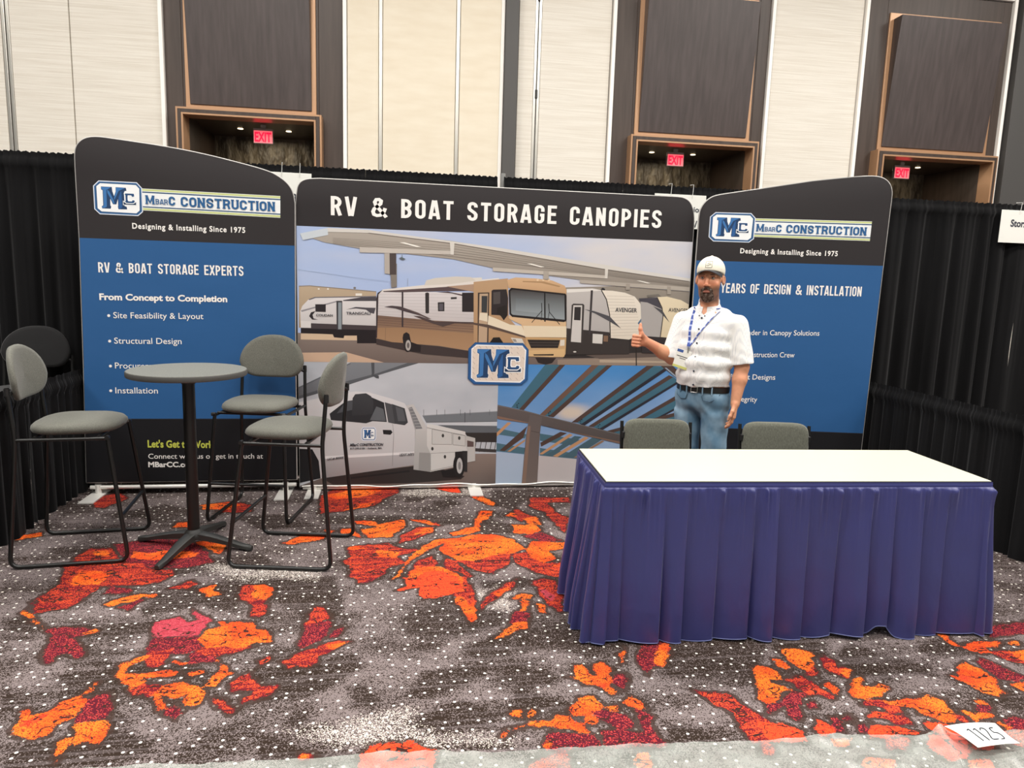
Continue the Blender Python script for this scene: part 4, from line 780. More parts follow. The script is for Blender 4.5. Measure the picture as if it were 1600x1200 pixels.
p8([(850,555),(922,560),(918,627),(848,622)], 'cbc7c0'); p8([(928,568),(960,570),(958,612),(926,610)], '7a5f4b'); p8([(790,380),(860,393),(970,430),(1052,517),(960,462),(870,412)], '4b4a4e'); p8([(1170,480),(1200,440),(1205,455),(1180,490)], '5b7288'); p8(ell(722,684,12,5,8), 'c9c5bf')
p8([(905,238),(922,226),(940,236),(935,246)], '2a2829')
# third trailer
p8([(1190,305),(1320,292),(1355,420),(1335,585),(1200,572)], 'a49f9b'); p8([(1180,303),(1310,296),(1345,380),(1240,332),(1185,325)], '46434a'); p8([(1310,293),(1380,290),(1480,315),(1560,360),(1560,600),(1330,578),(1350,430),(1345,370)], 'dbcdb0', 'cfbf9f'); l8([(1310,295),(1345,370),(1352,430),(1332,580)], 6, '38332f')
p8([(1200,570),(1560,596),(1560,700),(1200,692)], '302b2c'); p8([(1280,358),(1345,385),(1398,475),(1340,410)], '4b4a4e'); p8([(1235,280),(1320,272),(1340,290),(1240,294)], '6f6962'); l8([(1160,600),(1162,790)], 8, '26211f')
# canopies
pt([(25,66),(120,45),(280,50),(620,92),(1220,192),(1545,247),(1545,277),(1400,267),(1115,243),(780,198),(620,162),(250,120),(120,97)], 'a9a197', '8d857b')
for k in range(5): lt_([(150,80+k*5),(620,112+k*10),(1220,205+k*5),(1540,257+k*3)], 1.6, '857d74')
pt([(25,62),(130,40),(290,48),(800,118),(1545,238),(1545,249),(1200,200),(620,101),(290,60),(130,56),(32,82)], 'cdc9c2'); pt([(22,62),(130,40),(132,68),(34,88)], 'c2cad0'); lt_([(290,60),(620,101),(1200,200),(1540,249)], 2, '7c746b')
pt([(255,115),(612,130),(612,144),(255,136)], 'bdb6ad'); pt([(607,94),(625,96),(622,146),(610,144)], 'd1cdc5'); pt([(775,195),(1215,226),(1215,238),(775,209)], 'b9b1a6'); pt([(1213,196),(1225,198),(1222,238),(1212,237)], 'cfcac1'); pt([(1115,243),(1545,272),(1545,288),(1115,256)], 'aaa297')
pt([(410,97),(430,97),(497,115),(478,115)], 'f2efe6'); pt([(908,180),(925,180),(977,193),(962,194)], 'f0ece2'); pt([(1335,246),(1350,246),(1390,256),(1378,257)], 'e6e2d8'); pt([(972,208),(993,210),(993,242),(972,240)], 'a59d92'); pt([(1294,258),(1310,259),(1310,282),(1294,282)], '9a9287'); pt([(1455,268),(1470,270),(1470,300),(1455,300)], '9a9287')
p7([(745,60),(800,60),(800,243),(757,248)], '7f7870'); p7([(703,-22),(745,-22),(745,142),(705,136)], 'aea69d'); p7([(743,-22),(795,-22),(795,146),(745,146)], '4c4341'); p7([(815,18),(838,8),(870,24),(845,32)], '5b6468'); l7([(841,-10),(841,12)], 4, '5b6468')
l7([(885,175),(885,235)], 2, '8f8f93'); l7([(30,105),(450,165),(760,200)], 2, '94a3bd'); p7(ell(471,250,11,9,8), '77716c')
A.build('printed_motorhome_photo', center)
for s, p0, p1, c, m_ in (('COUDAN', (494,494), (520,494.6), 3.6, M['dark_text']), ('TRANSCALI', (541,491.5), (579,491.5), 4.2, M['dark_text']), ('AVENGER', (961,487), (995,488.2), 6.5, M['dark_text']), ('AVENGER', (1044,487), (1075,488.5), 6, M['dark_text'])):
    text_on(PC, 'printed_lettering', s, p0, p1, c, m_, center, .02, off=.0045)
A = Art(PC, 1); A.clip = (.004, .036, asp, zm); p, l = A.tile(460, 560, .2), A.line(460, 560, .2)
p([(30,225),(440,30),(1000,25),(420,205),(30,318)], '7a7e83', '6a6d72'); p([(30,295),(420,175),(640,118),(900,30),(1000,28),(640,135),(420,207),(30,318)], '56595d'); p([(600,30),(625,30),(625,120),(605,130)], '4b4d51'); p([(605,122),(660,135),(660,158),(640,155),(600,130)], '4b4d51')
l([(30,232),(440,40)], 4, '4f5256')
p([(1000,447),(1590,412),(1590,492),(1030,502)], '6f7479'); l([(1000,447),(1590,413)], 5, '8e9296'); l([(1030,500),(1590,492)], 4, '4c4e52'); l([(1332,420),(1332,500)], 5, '4c4e52'); p([(1130,522),(1590,495),(1590,522),(1330,535)], 'bfc3c7'); p([(1120,520),(1590,528),(1590,582),(1330,582)], '5d6166'); p([(1330,580),(1590,580),(1590,655),(1380,652)], '312e2d')
for x in (1420,1460,1500,1540,1575): l([(x,650),(x-15,730)], 5, '3a3636')
p([(1400,700),(1590,712),(1590,735),(1400,725)], '3b3838')
for x in (1010,1112,1175,1297,1372,1525): l([(x,400),(x,445)], 3, '4f5154')
p([(880,770),(1400,745),(1590,745),(1590,1000),(30,1000),(200,940)], '85766e', '5f5450'); p([(200,930),(940,840),(1170,870),(1330,920),(1300,945),(900,975),(300,985)], '2f2a29')
p([(30,345),(240,300),(400,266),(480,258),(580,265),(760,315),(860,350),(905,420),(945,560),(942,832),(215,937),(30,960)], 'cfcecf', 'b3b1b2'); p([(215,785),(943,745),(942,832),(215,937)], 'aaa7a8', '8d8a8b'); p([(215,765),(945,728),(943,747),(215,787)], 'd6d4d4')
p([(275,432),(400,335),(600,303),(700,345),(722,497),(610,490),(560,507),(400,492),(285,482)], '2c2d30'); p([(640,375),(695,395),(714,490),(590,482)], '5d6064'); p([(400,340),(470,322),(460,400),(330,430)], '4c4e52'); p([(705,342),(760,358),(788,512),(733,500)], '4b4c4f'); p([(760,355),(862,390),(887,500),(862,522),(785,510)], '3c3e41'); p([(790,375),(850,396),(870,490),(810,490)], '55575b')
p([(455,310),(475,280),(560,272),(600,296),(618,340),(612,430),(560,442),(450,447)], '3c3d40', '333437'); p([(690,558),(755,560),(767,578),(750,597),(695,592)], '222224'); l([(768,512),(776,600),(765,842)], 3, '807e80'); l([(243,520),(243,600),(225,720),(215,935)], 4, '6f6d6f'); l([(905,430),(945,560),(940,800)], 4, '8d8b8c'); l([(240,300),(400,268)], 3, '6f6d6f')
p([(180,480),(240,482),(240,505),(180,503)], 'e6e6e6'); p([(30,705),(140,710),(190,800),(205,937),(30,975)], '1d1d1f'); l([(440,935),(900,880)], 14, '232122')
p([(870,368),(930,357),(1030,530),(1042,690),(1012,690),(1010,565),(948,562),(900,420)], 'bbb9b7'); p([(890,388),(918,378),(1000,548),(948,552)], '76777a')
for k in range(7): l([(893+k*9,395+k*23),(925+k*11,388+k*24)], 4, 'a9a8a7')
p([(946,562),(1036,562),(1036,690),(1062,735),(1062,886),(930,868)], 'b7b6b4', 'a09e9c'); p([(975,735),(1060,738),(1060,884),(970,872)], '8f8d8b')
p([(1035,512),(1075,515),(1335,572),(1342,690),(1352,722),(1260,727),(1260,846),(1062,886),(1062,740),(1035,682)], 'cdccc9', 'bcbab7'); p([(1075,552),(1230,582),(1230,672),(1075,670)], 'c0bfbc'); p([(1238,587),(1335,603),(1335,685),(1238,674)], 'bdbcb9'); p([(1064,742),(1256,732),(1256,836),(1064,878)], 'c3c2bf')
for q in ([(1075,552),(1230,582),(1230,672),(1075,670),(1075,552)], [(1238,587),(1335,603),(1335,685),(1238,674),(1238,587)], [(1064,742),(1256,732),(1256,836),(1064,878),(1064,742)], [(1035,540),(1335,602)]): l(q, 3, '858380')
for x, y in ((1160,603),(1288,622),(1176,768),(1078,705)): p(ell(x, y, 10, 15, 8), '3f3d3c')
p([(1335,602),(1412,622),(1412,800),(1350,812),(1350,722)], 'b4b2af'); p([(1350,640),(1400,650),(1400,690),(1350,690)], '5a4a48'); p([(1255,730),(1345,722),(1345,800),(1255,840)], '232122'); p([(1312,722),(1352,722),(1350,886),(1312,880)], '2b2a2b'); p([(1145,880),(1255,855),(1290,930),(1160,925)], '1c1b1c'); p(ell(1285,838,45,95), '1f1e1f'); p(ell(1290,838,24,62), 'b0afae'); p(ell(1290,838,11,32), '7b7a79')
logo(A, ((565.5, 668.5), (586.5, 687.5))); A.build('printed_truck_photo', center)
for s, p0, p1, c, b in (('MBarC CONSTRUCTION', (547,697), (598.3,696.2), 4.2, .04), ('817-299-0184 • Amherst, MA.', (547,702), (597,701), 2.6, .03), ('LIC.# 80000', (511.5,719), (537,715.8), 3.2, .03), ('USDOT 347075', (624,712.5), (646.5,711.4), 4, .02)):
    text_on(PC, 'printed_lettering', s, p0, p1, c, M['dark_text'], center, b, off=.0045, slant=.15)
A = Art(PC, 1); A.clip = (asp, .036, cw-.004, zm); p, l = A.tile(770, 560, .19375), A.line(770, 560, .19375)
tq, br, dk = '3f6678', '4d3c36', '2c2b33'
for q, c in [([(430,40),(550,40),(215,408),(150,395)], tq), ([(550,40),(595,40),(250,417),(213,410)], br), ([(800,50),(860,50),(420,462),(378,455)], '6b5246'), ([(860,50),(935,50),(455,467),(420,462)], tq), ([(925,50),(970,50),(490,475),(448,468)], br),
    ([(1240,60),(1300,60),(690,518),(635,515)], br), ([(1300,60),(1395,70),(720,532),(680,518)], tq), ([(1385,78),(1398,100),(742,540),(708,532)], dk), ([(1420,135),(1455,150),(812,553),(770,547)], br), ([(1455,150),(1500,185),(860,572),(812,553)], tq),
    ([(1500,178),(1500,198),(880,580),(850,572)], dk), ([(1520,275),(1520,310),(1200,492),(1145,490)], br), ([(1520,310),(1520,375),(1330,488),(1200,490)], tq), ([(1520,372),(1520,388),(1330,490),(1300,490)], dk), ([(1530,420),(1530,450),(960,600),(900,590)], br), ([(1530,450),(1530,490),(1010,610),(960,600)], tq), ([(1340,50),(1440,50),(1600,200),(1600,260),(1480,160)], br), ([(1385,75),(1400,75),(1600,245),(1600,262)], '8c9aa8')]: p(q, c)
for q, c in [([(30,560),(270,612),(258,645),(30,612)], '4a6a78'), ([(380,606),(700,655),(660,705),(380,664)], '466674'), ([(30,682),(262,722),(252,772),(30,748)], '4a6a78'), ([(380,722),(660,765),(900,800),(900,830),(380,784)], '4a6876'), ([(120,515),(150,518),(30,632),(30,600)], 'b98d68'), ([(278,545),(245,640),(95,748),(55,742)], br), ([(262,650),(258,670),(140,752),(115,750)], 'b08765'),
    ([(545,592),(600,602),(390,712),(383,680)], br), ([(620,606),(645,618),(400,775),(372,772)], 'b98d68'), ([(660,625),(720,632),(470,790),(430,780)], '47606c'), ([(745,630),(775,640),(520,795),(485,788)], 'b98d68'), ([(800,640),(880,655),(650,800),(560,792)], '47606c'), ([(880,660),(900,668),(680,800),(650,800)], '8c6f5b'),
    ([(30,752),(252,775),(235,1010),(20,1010)], 'a3b2c6'), ([(365,782),(660,810),(1600,900),(1600,1010),(350,1010)], 'b9b2b2')]: p(q, c)
p([(30,372),(250,418),(400,458),(1030,610),(1500,720),(1500,800),(1030,690),(390,540),(30,478)], '5e5654', '4a4341'); p([(30,462),(300,520),(1030,672),(1500,780),(1500,800),(1030,688),(390,538),(30,486)], '7d6355'); l([(30,378),(250,424),(1030,616)], 4, '75706e')
p([(300,450),(397,470),(380,600),(357,1010),(232,1010),(268,620),(282,540)], '5f5755', '6e625d'); p([(282,545),(304,545),(264,1010),(234,1010)], '80695c'); l([(310,585),(380,600)], 4, '453e3c')
for x, y in ((195,375),(705,505),(850,545),(450,440)):
    for dx, dy in ((0,0),(12,-12),(2,18)): p(ell(x+dx, y+dy, 5, 5, 6), '23262c')
A.clip = None; A.build('printed_steel_frame_photo', center)
# header text, divider, round seam at the foot and the centre badge
block_text(PC, 'headline_lettering', 'RV & BOAT STORAGE CANOPIES', (517,336.2), (1032.5,356.6), 29, W_, center, w=.46, t=.16, gap=.15, off=.0015)
block_text(PL, 'subhead_lettering', 'RV & BOAT STORAGE EXPERTS', (154,425.5), (380.6,431.3), 15.6, W_, left, w=.46, t=.15, gap=.11)
block_text(PR, 'subhead_lettering', '50 YEARS OF DESIGN & INSTALLATION', (1104,456.8), (1345.3,463.2), 15.2, W_, right, w=.46, t=.15, gap=.11)
A = Art(PC, 40); logo(A, ((732, 534.5), (824, 601.5)), True); A.build('emblem_print', center)
f = lambda a, b, d: tuple(PC.p0+a*PC.ex+np.array([0, 0, b])+PC.n*d)
MB().tube([f(a, .036+.006*math.sin(a*7)+.004*math.sin(a*17), .006) for a in np.linspace(.02, cw-.02, 60)], .006, 6).obj('bottom_piping', M['alu'], center, smooth=60)
# ---- booth cards hanging from the drape rail
def card(x0, x1, z0, z1, lines, label, nm='hanging_card'):
    y = 5.655; t = empty(nm, (x0, y, z0), label=label, cat='sign', group='booth number cards hanging on the drape rail')
    MB().box((0, 0, 0), (x1-x0, .004, z1-z0)).obj('card', M['card'], t, bevel=.001)
    for f_ in (.3, .72):
        x = (x1-x0)*f_; MB().tube([(x, -.004, z1-z0-.03), (x+.004, -.006, z1-z0+.02), (x+.006, -.008, 2.452-z0), (x, .05, 2.455-z0)], .0022, 6).obj('string', M['string'], t)
    for s, fx0, fx1, fz, cap, b in lines:
        v, fc = text_data(s, b, 1); xa, xb = v[:, 0].min(), v[:, 0].max(); k = (fx1-fx0)*(x1-x0)/(xb-xa)
        V = [(fx0*(x1-x0)+(q[0]-xa)*k, -.0015, fz*(z1-z0)+q[1]*cap/.72) for q in v]; m2 = bpy.data.meshes.new('card_lettering'); m2.from_pydata(V, [], fc); link('card_lettering', m2, M['ink'], t)
    return t
card(-.985, -.675, 2.05, 2.381, [('3', .56, .64, .36, .06, .03)], 'white booth card hanging between the left banner and the wide banner')
card(2.04, 2.485, 2.098, 2.37, [('Construction', .15, .945, .50, .045, .02), ('1125/12', .55, .99, .06, .05, .04)], 'white booth card hanging between the wide banner and the right banner')
card(5.265, 5.87, 2.10, 2.385, [('StorAmerica', .17, .83, .50, .062, .03)], 'white booth card at the far right on the tall drape')
# ================================================================== BAR STOOLS
def superloop(cx, cy, rx, ry, z, e=3.2, n=40, taper=0):
    P = []
    for k in range(n):
        t = 2*math.pi*k/n; c, s = math.cos(t), math.sin(t); x = rx*abs(c)**(2/e)*(1 if c > 0 else -1); y = ry*abs(s)**(2/e)*(1 if s > 0 else -1)
        P.append((cx+x, cy+y*(1-taper*x/rx), z))
    return P
def seat_pad(mt, parent, rx, ry, z0, th, taper=.06, crown=.02, cx=0):
    R = []
    for q, h in ((.90,0),(.97,.12),(1,.38),(.985,.62),(.93,.82),(.82,.95),(.6,1.03),(.3,1.08)):
        L = superloop(cx, 0, rx*q, ry*q, z0+th*h, taper=taper)
        R.append([(x, y, z+crown*(0 if h < .3 else 1)*(-max(0, (x-cx)/rx-.35)**2*1.2)) for x, y, z in L])
    return MB().rings(R).obj('seat', mt, parent, smooth=60)
def shell_back(mt, parent, x0, lean, z0, w, h, th, curve=.9, nm='backrest', square=False):
    N = 44; O = []
    for k in range(N):
        t = 2*math.pi*k/N; c, s = math.cos(t), math.sin(t)
        if square: y = w*abs(c)**(2/6)*(1 if c > 0 else -1); z = h/2+h/2*abs(s)**(2/6)*(1 if s > 0 else -1)
        else:
            zc = h*.36; y = w*abs(c)**(.86)*(1 if c > 0 else -1); z = zc+(h-zc)*s if s > 0 else zc*(1-abs(s)**.55*1.0)
            if s < 0: y = w*(abs(c)**.42)*(1 if c > 0 else -1)*(.99); z = zc-zc*abs(s)**1.3
        O.append((y, z))
    cz = h*.45; R = []
    for q, d in ((.0,-.5),(.5,-.5),(.85,-.48),(.96,-.36),(1,0),(.96,.36),(.85,.48),(.5,.53),(.0,.55)):
        R.append([(x0+d*th+curve*(y*q)**2-lean*((cz+(z-cz)*q)), y*q, z0+cz+(z-cz)*q) for y, z in O])
    return MB().rings(R, cap=False).obj(nm, mt, parent, smooth=70)
def bar_stool(label, loc, deg, dark=False):
    t = empty('bar_stool', (loc[0], loc[1], 0), math.radians(deg), label=label, cat='bar stool', group='bar stools around the tall table')
    fb = M['dark_fabric'] if dark else M['stool_fabric']; bt = M['black_tube']; r = .0115
    seat_pad(fb, t, .225, .225, .728, .062, cx=.015)
    shell_back(fb, t, -.262, .10, .900, .228, .30, .038, curve=.95)
    for s in (-1, 1):
        f = MB(); path = [(-.262, s*.222, .99), (-.238, s*.228, .70), (-.292, s*.262, r), (.288, s*.262, r), (.205, s*.225, .705)]
        P = fillet(path, .055); f.tube(P, r, 10); f.obj('side_frame', bt, t, smooth=50)
        MB().tube([(-.238, s*.228, .706), (.205, s*.225, .706)], .010, 8).obj('seat_rail', bt, t, smooth=50)
        k = MB(); k.tube([(-.262, s*.222, .945), (-.262, s*.222, .985)], .0135, 10); k.tube([(-.262, s*.222, .95), (-.248, s*.185, .965)], .012, 8); k.obj('back_bracket', M['plastic_black'], t, smooth=40)
        for yy in (.252,):
            for xx in (-.2, .2): MB().box((xx-.02, s*.262-.012, 0), (xx+.02, s*.262+.012, .006)).obj('floor_glide', M['plastic_black'], t)
        nut = MB(); nut.tube([(.205, s*.218, .712), (.205, s*.245, .712)], .012, 8); nut.obj('seat_bolt', bt, t, smooth=40)
    MB().tube([(.256, -.242, .26), (.256, .242, .26)], .010, 8).obj('foot_rail', bt, t, smooth=50)
    MB().tube([(-.15, -.226, .714), (-.15, .226, .714)], .010, 8).obj('cross_rail', bt, t, smooth=50); MB().tube([(.16, -.225, .714), (.16, .225, .714)], .010, 8).obj('cross_rail', bt, t, smooth=50)
    return t
bar_stool('grey upholstered bar stool at the far left, facing right towards the tall table', (-1.815, 4.275), 6)
bar_stool('grey upholstered bar stool behind the tall table, in front of the left banner, facing forward', (-.935, 4.90), -100)
bar_stool('grey bar stool right of the tall table, facing left, before the truck picture', (-.615, 4.125), 170)
b4 = bar_stool('black bar stool in shadow behind the low left drape, only its back showing', (-2.60, 5.31), -88, True); del b4['group']
# ================================================================== TALL ROUND TABLE
TC_ = (-1.212, 4.262)
t = empty('bar_table', (TC_[0], TC_[1], 0), label='tall round grey-topped table on a black column, between the three grey stools', cat='table')
mb = MB(); mb.lathe([(.316, 1.034), (.320, 1.040), (.320, 1.062), (.317, 1.068)], 72); tt = mb.obj('table_top', M['laminate'], t, smooth=30)
mb = MB(); mb.lathe([(.3205, 1.036), (.3225, 1.040), (.3225, 1.062), (.3205, 1.066)], 72); mb.obj('edge_band', M['edge'], tt, smooth=30)
MB().lathe([(.034, .09), (.034, .99), (.034, 1.0)], 24).obj('column', M['black_tube'], t, smooth=40)
MB().lathe([(.038, .985), (.042, 1.02), (.12, 1.028), (.12, 1.034)], 24).obj('top_mount', M['cast'], t, smooth=40)
hub = MB().lathe([(.058, .055), (.060, .075), (.046, .098), (.037, .11)], 24).obj('base_hub', M['cast'], t, smooth=40)
for a in (162, -106, -16, 76):
    ca, sa = math.cos(math.radians(a)), math.sin(math.radians(a)); R = []
    for q, wd, zt, th in ((.03,.036,.095,.04),(.12,.033,.083,.035),(.22,.027,.06,.028),(.30,.022,.040,.024),(.345,.020,.034,.026),(.365,.015,.028,.022)):
        R.append([(q*ca-y*sa, q*sa+y*ca, z) for y, z in ((-wd, zt-th), (-wd*.9, zt-.006), (-wd*.55, zt), (wd*.55, zt), (wd*.9, zt-.006), (wd, zt-th))])
    MB().rings(R).obj('leg', M['cast'], t, smooth=40)
    MB().lathe([(.018, 0), (.018, .012)], 12, (.345*ca, .345*sa, 0)).obj('foot_pad', M['plastic_black'], t, smooth=40)
# ================================================================== SKIRTED TABLE
tx, ty, tr, TL, TW, TZ = 1.8597, 3.192, -.0499, 1.868, .606, .76
t = empty('folding_table', (tx, ty, 0), tr, label='long folding table with white vinyl cover and black edge strip, behind a navy skirt', cat='table')
MB().box((-TL/2, -TW/2, TZ-.004), (TL/2, TW/2, TZ)).obj('vinyl_cover', M['top'], t, bevel=.0015, seg=2)
MB().box((-TL/2+.004, -TW/2+.004, TZ-.028), (TL/2-.004, TW/2-.004, TZ-.004)).obj('table_top', M['edge'], t)
MB().box((-TL/2-.002, -TW/2-.002, TZ-.016), (TL/2+.002, TW/2+.002, TZ-.003)).obj('edge_strip', M['clip'], t, bevel=.002)
for sx in (-1, 1):
    for sy in (-1, 1): MB().tube([(sx*.80, sy*.22, .02), (sx*.74, sy*.24, TZ-.03)], .0125, 10).obj('leg', M['pipe'], t, smooth=40)
    MB().tube([(sx*.797, -.21, .12), (sx*.797, .21, .12)], .011, 8).obj('brace', M['pipe'], t, smooth=40)
MB().box((.786, -.245, 0), (.815, -.215, .03)).obj('leg_cap', M['alu'], t)
def skirt():
    r = np.random.default_rng(5); hx, hy = TL/2+.004, TW/2+.004; cr = .03
    path = [np.array(p) for p in ((-hx, hy), (-hx, -hy), (hx, -hy), (hx, hy))]
    seg = [np.linalg.norm(b-a) for a, b in zip(path, path[1:])]; Ltot = sum(seg)
    n = 1500; s = np.linspace(0, Ltot, n); xy = np.zeros((n, 2)); nr = np.zeros((n, 2))
    for i, q in enumerate(s):
        k = 0 if q < seg[0] else (1 if q < seg[0]+seg[1] else 2); o = sum(seg[:k]); a, b = path[k], path[k+1]; d = (b-a)/seg[k]; xy[i] = a+d*(q-o); nr[i] = (d[1], -d[0])
    # blend normals at the corners so the cloth rounds them
    for c0 in (seg[0], seg[0]+seg[1]):
        m = np.abs(s-c0) < .07; na = nr[np.searchsorted(s, c0-.1)]; nb = nr[np.searchsorted(s, c0+.1)]; w_ = np.clip((s[m]-c0+.07)/.14, 0, 1)[:, None]; v = na*(1-w_)+nb*w_; nr[m] = v/np.linalg.norm(v, axis=1)[:, None]
    f0 = seg[0]; F1 = seg[1]
    front = [(x-908)/640 for x in (940, 1005, 1040, 1093, 1150, 1188, 1240, 1290, 1344, 1384, 1432, 1474, 1543)]
    cre = np.sort(np.concatenate([np.cumsum(r.uniform(.05, .085, 12))[:9]*1.0, [f0-.01], f0+np.array(front)*F1, f0+F1+np.cumsum(r.uniform(.05, .1, 9))])); cre = cre[(cre > 0) & (cre < Ltot)]; cre = np.concatenate([[0], cre, [Ltot]])
    amp = r.uniform(.3, 1.45, len(cre)); kk = np.clip(np.searchsorted(cre, s, side='right')-1, 0, len(cre)-2); u = (s-cre[kk])/(cre[kk+1]-cre[kk])
    big = amp[kk]*(.62*np.sin(math.pi*u)**.8+.75*u**1.4*np.clip((1-u)/.07, 0, 1)-.1)
    g = np.zeros(n)
    for k in range(110):
        c = r.uniform(0, Ltot); wd = r.uniform(.006, .014); g += r.uniform(.5, 1.2)*np.exp(-((s-c)/wd)**2)
    g2 = .4*np.sin(s*2*math.pi/.023+3*np.sin(s*4)); zs = np.concatenate([[TZ-.005, TZ-.026, TZ-.030, TZ-.036], np.linspace(TZ-.045, TZ-.2, 12), np.linspace(TZ-.23, 0, 20)])
    fr = (s-f0)/F1; lift = .004+.010*(np.sin(s*11)+1)/2+.055*np.exp(-((fr-.725)/.028)**4)+.012*np.exp(-((fr-.62)/.05)**2)
    side = np.clip(np.minimum(np.abs(fr), np.abs(fr-1))*0+((fr < .02) | (fr > .98)), 0, 1)
    V = []
    for z in zs:
        tb = (TZ-.03-z)/(TZ-.03); tb = max(0, tb); gather = math.exp(-tb/.16) if z < TZ-.028 else .0
        zz = np.maximum(z, 0)*(1-lift/TZ)+lift if z < TZ-.05 else np.full(n, z)
        if z >= TZ-.028: d = np.full(n, .002)
        else: d = .006+big*(.003+.044*min(1, tb*1.25)**.9)+g*gather*.011*min(1, (TZ-.028-z)/.012)+g2*gather*.003+(.012+.035*side)*tb
        V += [(xy[i, 0]+nr[i, 0]*d[i], xy[i, 1]+nr[i, 1]*d[i], float(zz[i])) for i in range(n)]
    m = len(zs); Fc = [(j*n+i, (j+1)*n+i, (j+1)*n+i+1, j*n+i+1) for j in range(m-1) for i in range(n-1)]
    me = bpy.data.meshes.new('pleated_cloth'); me.from_pydata(V, [], Fc); me.shade_smooth()
    t2 = empty('table_skirt', (tx, ty, 0), tr, label='navy blue pleated satin skirt clipped round the long white-topped table', cat='table skirt')
    link('pleated_cloth', me, M['skirt'], t2)
    MB().tube(V[-n::3], .0022, 5).obj('hem', mat('light_hem_thread', '5a6290', .6), t2, smooth=60)
    bd = MB(); R = [[(xy[i, 0]+nr[i, 0]*q, xy[i, 1]+nr[i, 1]*q, z) for q, z in ((.0035, TZ-.014), (.0045, TZ-.016), (.0045, TZ-.032), (.0035, TZ-.034))] for i in range(0, n, 4)]
    bd.rings(R).obj('hook_band', M['band'], t2, smooth=50)
skirt()
# ================================================================== TWO LOW CHAIRS BEHIND THE TABLE
def side_chair(label, loc, deg):
    t = empty('banquet_chair', (loc[0], loc[1], 0), math.radians(deg), label=label, cat='chair', group='grey chairs behind the skirted table')
    seat_pad(M['chair_fabric'], t, .215, .215, .43, .065, taper=.04)
    shell_back(M['chair_fabric'], t, -.215, .13, .475, .205, .345, .045, curve=.25, square=True)
    for s in (-1, 1):
        P = fillet([(-.268, s*.212, .80), (-.215, s*.212, .45), (-.26, s*.212, .004)], .08); MB().tube(P, .011, 8).obj('rear_leg', M['black_tube'], t, smooth=50)
        P = fillet([(-.21, s*.205, .43), (.19, s*.205, .43), (.21, s*.205, .004)], .04); MB().tube(P, .011, 8).obj('front_leg', M['black_tube'], t, smooth=50)
        br = MB(); br.box((-.262, s*.205-.008, .70), (-.225, s*.205+.008, .74)); br.obj('back_bracket', M['plastic_black'], t, bevel=.003)
    MB().tube([(.2, -.205, .2), (.2, .205, .2)], .009, 8).obj('stretcher', M['black_tube'], t, smooth=50)
    return t
side_chair('grey padded chair behind the white-topped table, left of the man', (1.525, 3.79), -97)
side_chair('grey padded chair behind the white-topped table, right of the man', (2.235, 3.685), -100)
# ================================================================== PLASTIC SHEET AND NUMBER PAPER
edge = [(-1.6,2.30),(-.954,2.263),(-.827,2.262),(-.468,2.242),(-.27,2.228),(-.139,2.242),(.144,2.224),(.393,2.199),(.852,2.181),(1.326,2.153),(1.58,2.153),(1.90,2.112),(1.955,2.118),(2.0,2.128),(2.06,2.10),(2.177,2.098),(2.35,2.106),(2.8,2.09),(3.4,2.05)]
ex_, ey_ = np.array(edge).T; nx_, ny_ = 420, 60; X = np.linspace(-1.6, 3.4, nx_); yt = np.interp(X, ex_, ey_); V = []
for j in range(ny_):
    v = j/(ny_-1); y = yt-(yt-.9)*v
    z = .006+.014*fbm(X*3+7, y*9, 2)+.016*np.abs(fbm(X*9+y*14, y*7-X*4, 6)-.5)*2+.006*np.abs(fbm(X*22-y*9, y*18, 4)-.5)*2+.030*np.exp(-((X-1.985+(2.1-y)*.35)/.028)**2)*math.exp(-v*4)
    V += list(zip(X, y, z))
Fq = [(j*nx_+i, (j+1)*nx_+i, (j+1)*nx_+i+1, j*nx_+i+1) for j in range(ny_-1) for i in range(nx_-1)]
me = bpy.data.meshes.new('plastic_sheet'); me.from_pydata(V, [], Fq); me.shade_smooth()
pm = bpy.data.materials.new('translucent_plastic_film'); pm.use_nodes = True; nt = pm.node_tree; B = nt.nodes['Principled BSDF']; B.inputs['Base Color'].default_value = hexc('dbe2da'); B.inputs['Roughness'].default_value = .22; B.inputs['Specular IOR Level'].default_value = .7
tr_ = nt.nodes.new('ShaderNodeBsdfTransparent'); tr_.inputs[0].default_value = (.97, 1, .98, 1); mx = nt.nodes.new('ShaderNodeMixShader'); nz = nt.nodes.new('ShaderNodeTexNoise'); nz.inputs['Scale'].default_value = 14; nz.inputs['Detail'].default_value = 4
tc = nt.nodes.new('ShaderNodeTexCoord'); nt.links.new(tc.outputs['Object'], nz.inputs[0]); mr = nt.nodes.new('ShaderNodeMapRange'); nt.links.new(nz.outputs[0], mr.inputs[0]); mr.inputs[1].default_value = .3; mr.inputs[2].default_value = .7; mr.inputs[3].default_value = .20; mr.inputs[4].default_value = .36
nt.links.new(mr.outputs[0], mx.inputs[0]); nt.links.new(tr_.outputs[0], mx.inputs[1]); nt.links.new(B.outputs[0], mx.inputs[2]); nt.links.new(mx.outputs[0], nt.nodes['Material Output'].inputs['Surface'])
link('plastic_sheet', me, pm, label='wrinkled translucent plastic film covering the carpet along the bottom edge', cat='plastic sheet')
t = empty('number_paper', (2.1, 2.04, .012), label='white paper with handwritten 1125 lying on the plastic film', cat='paper')
q = np.array([(1.996, 2.104), (2.197, 2.092), (2.200, 1.985), (2.03, 1.985)])-np.array([2.1, 2.04]); R1, R2 = [], []
for i in range(13):
    u = i/12; a = q[0]+(q[1]-q[0])*u; b = q[3]+(q[2]-q[3])*u; row = []
    for j in range(7):
        v = j/6; p_ = a+(b-a)*v; row.append((p_[0], p_[1], .040+.006*math.sin(u*3)+.005*math.sin(v*4+u*2)))
    R1.append(row)
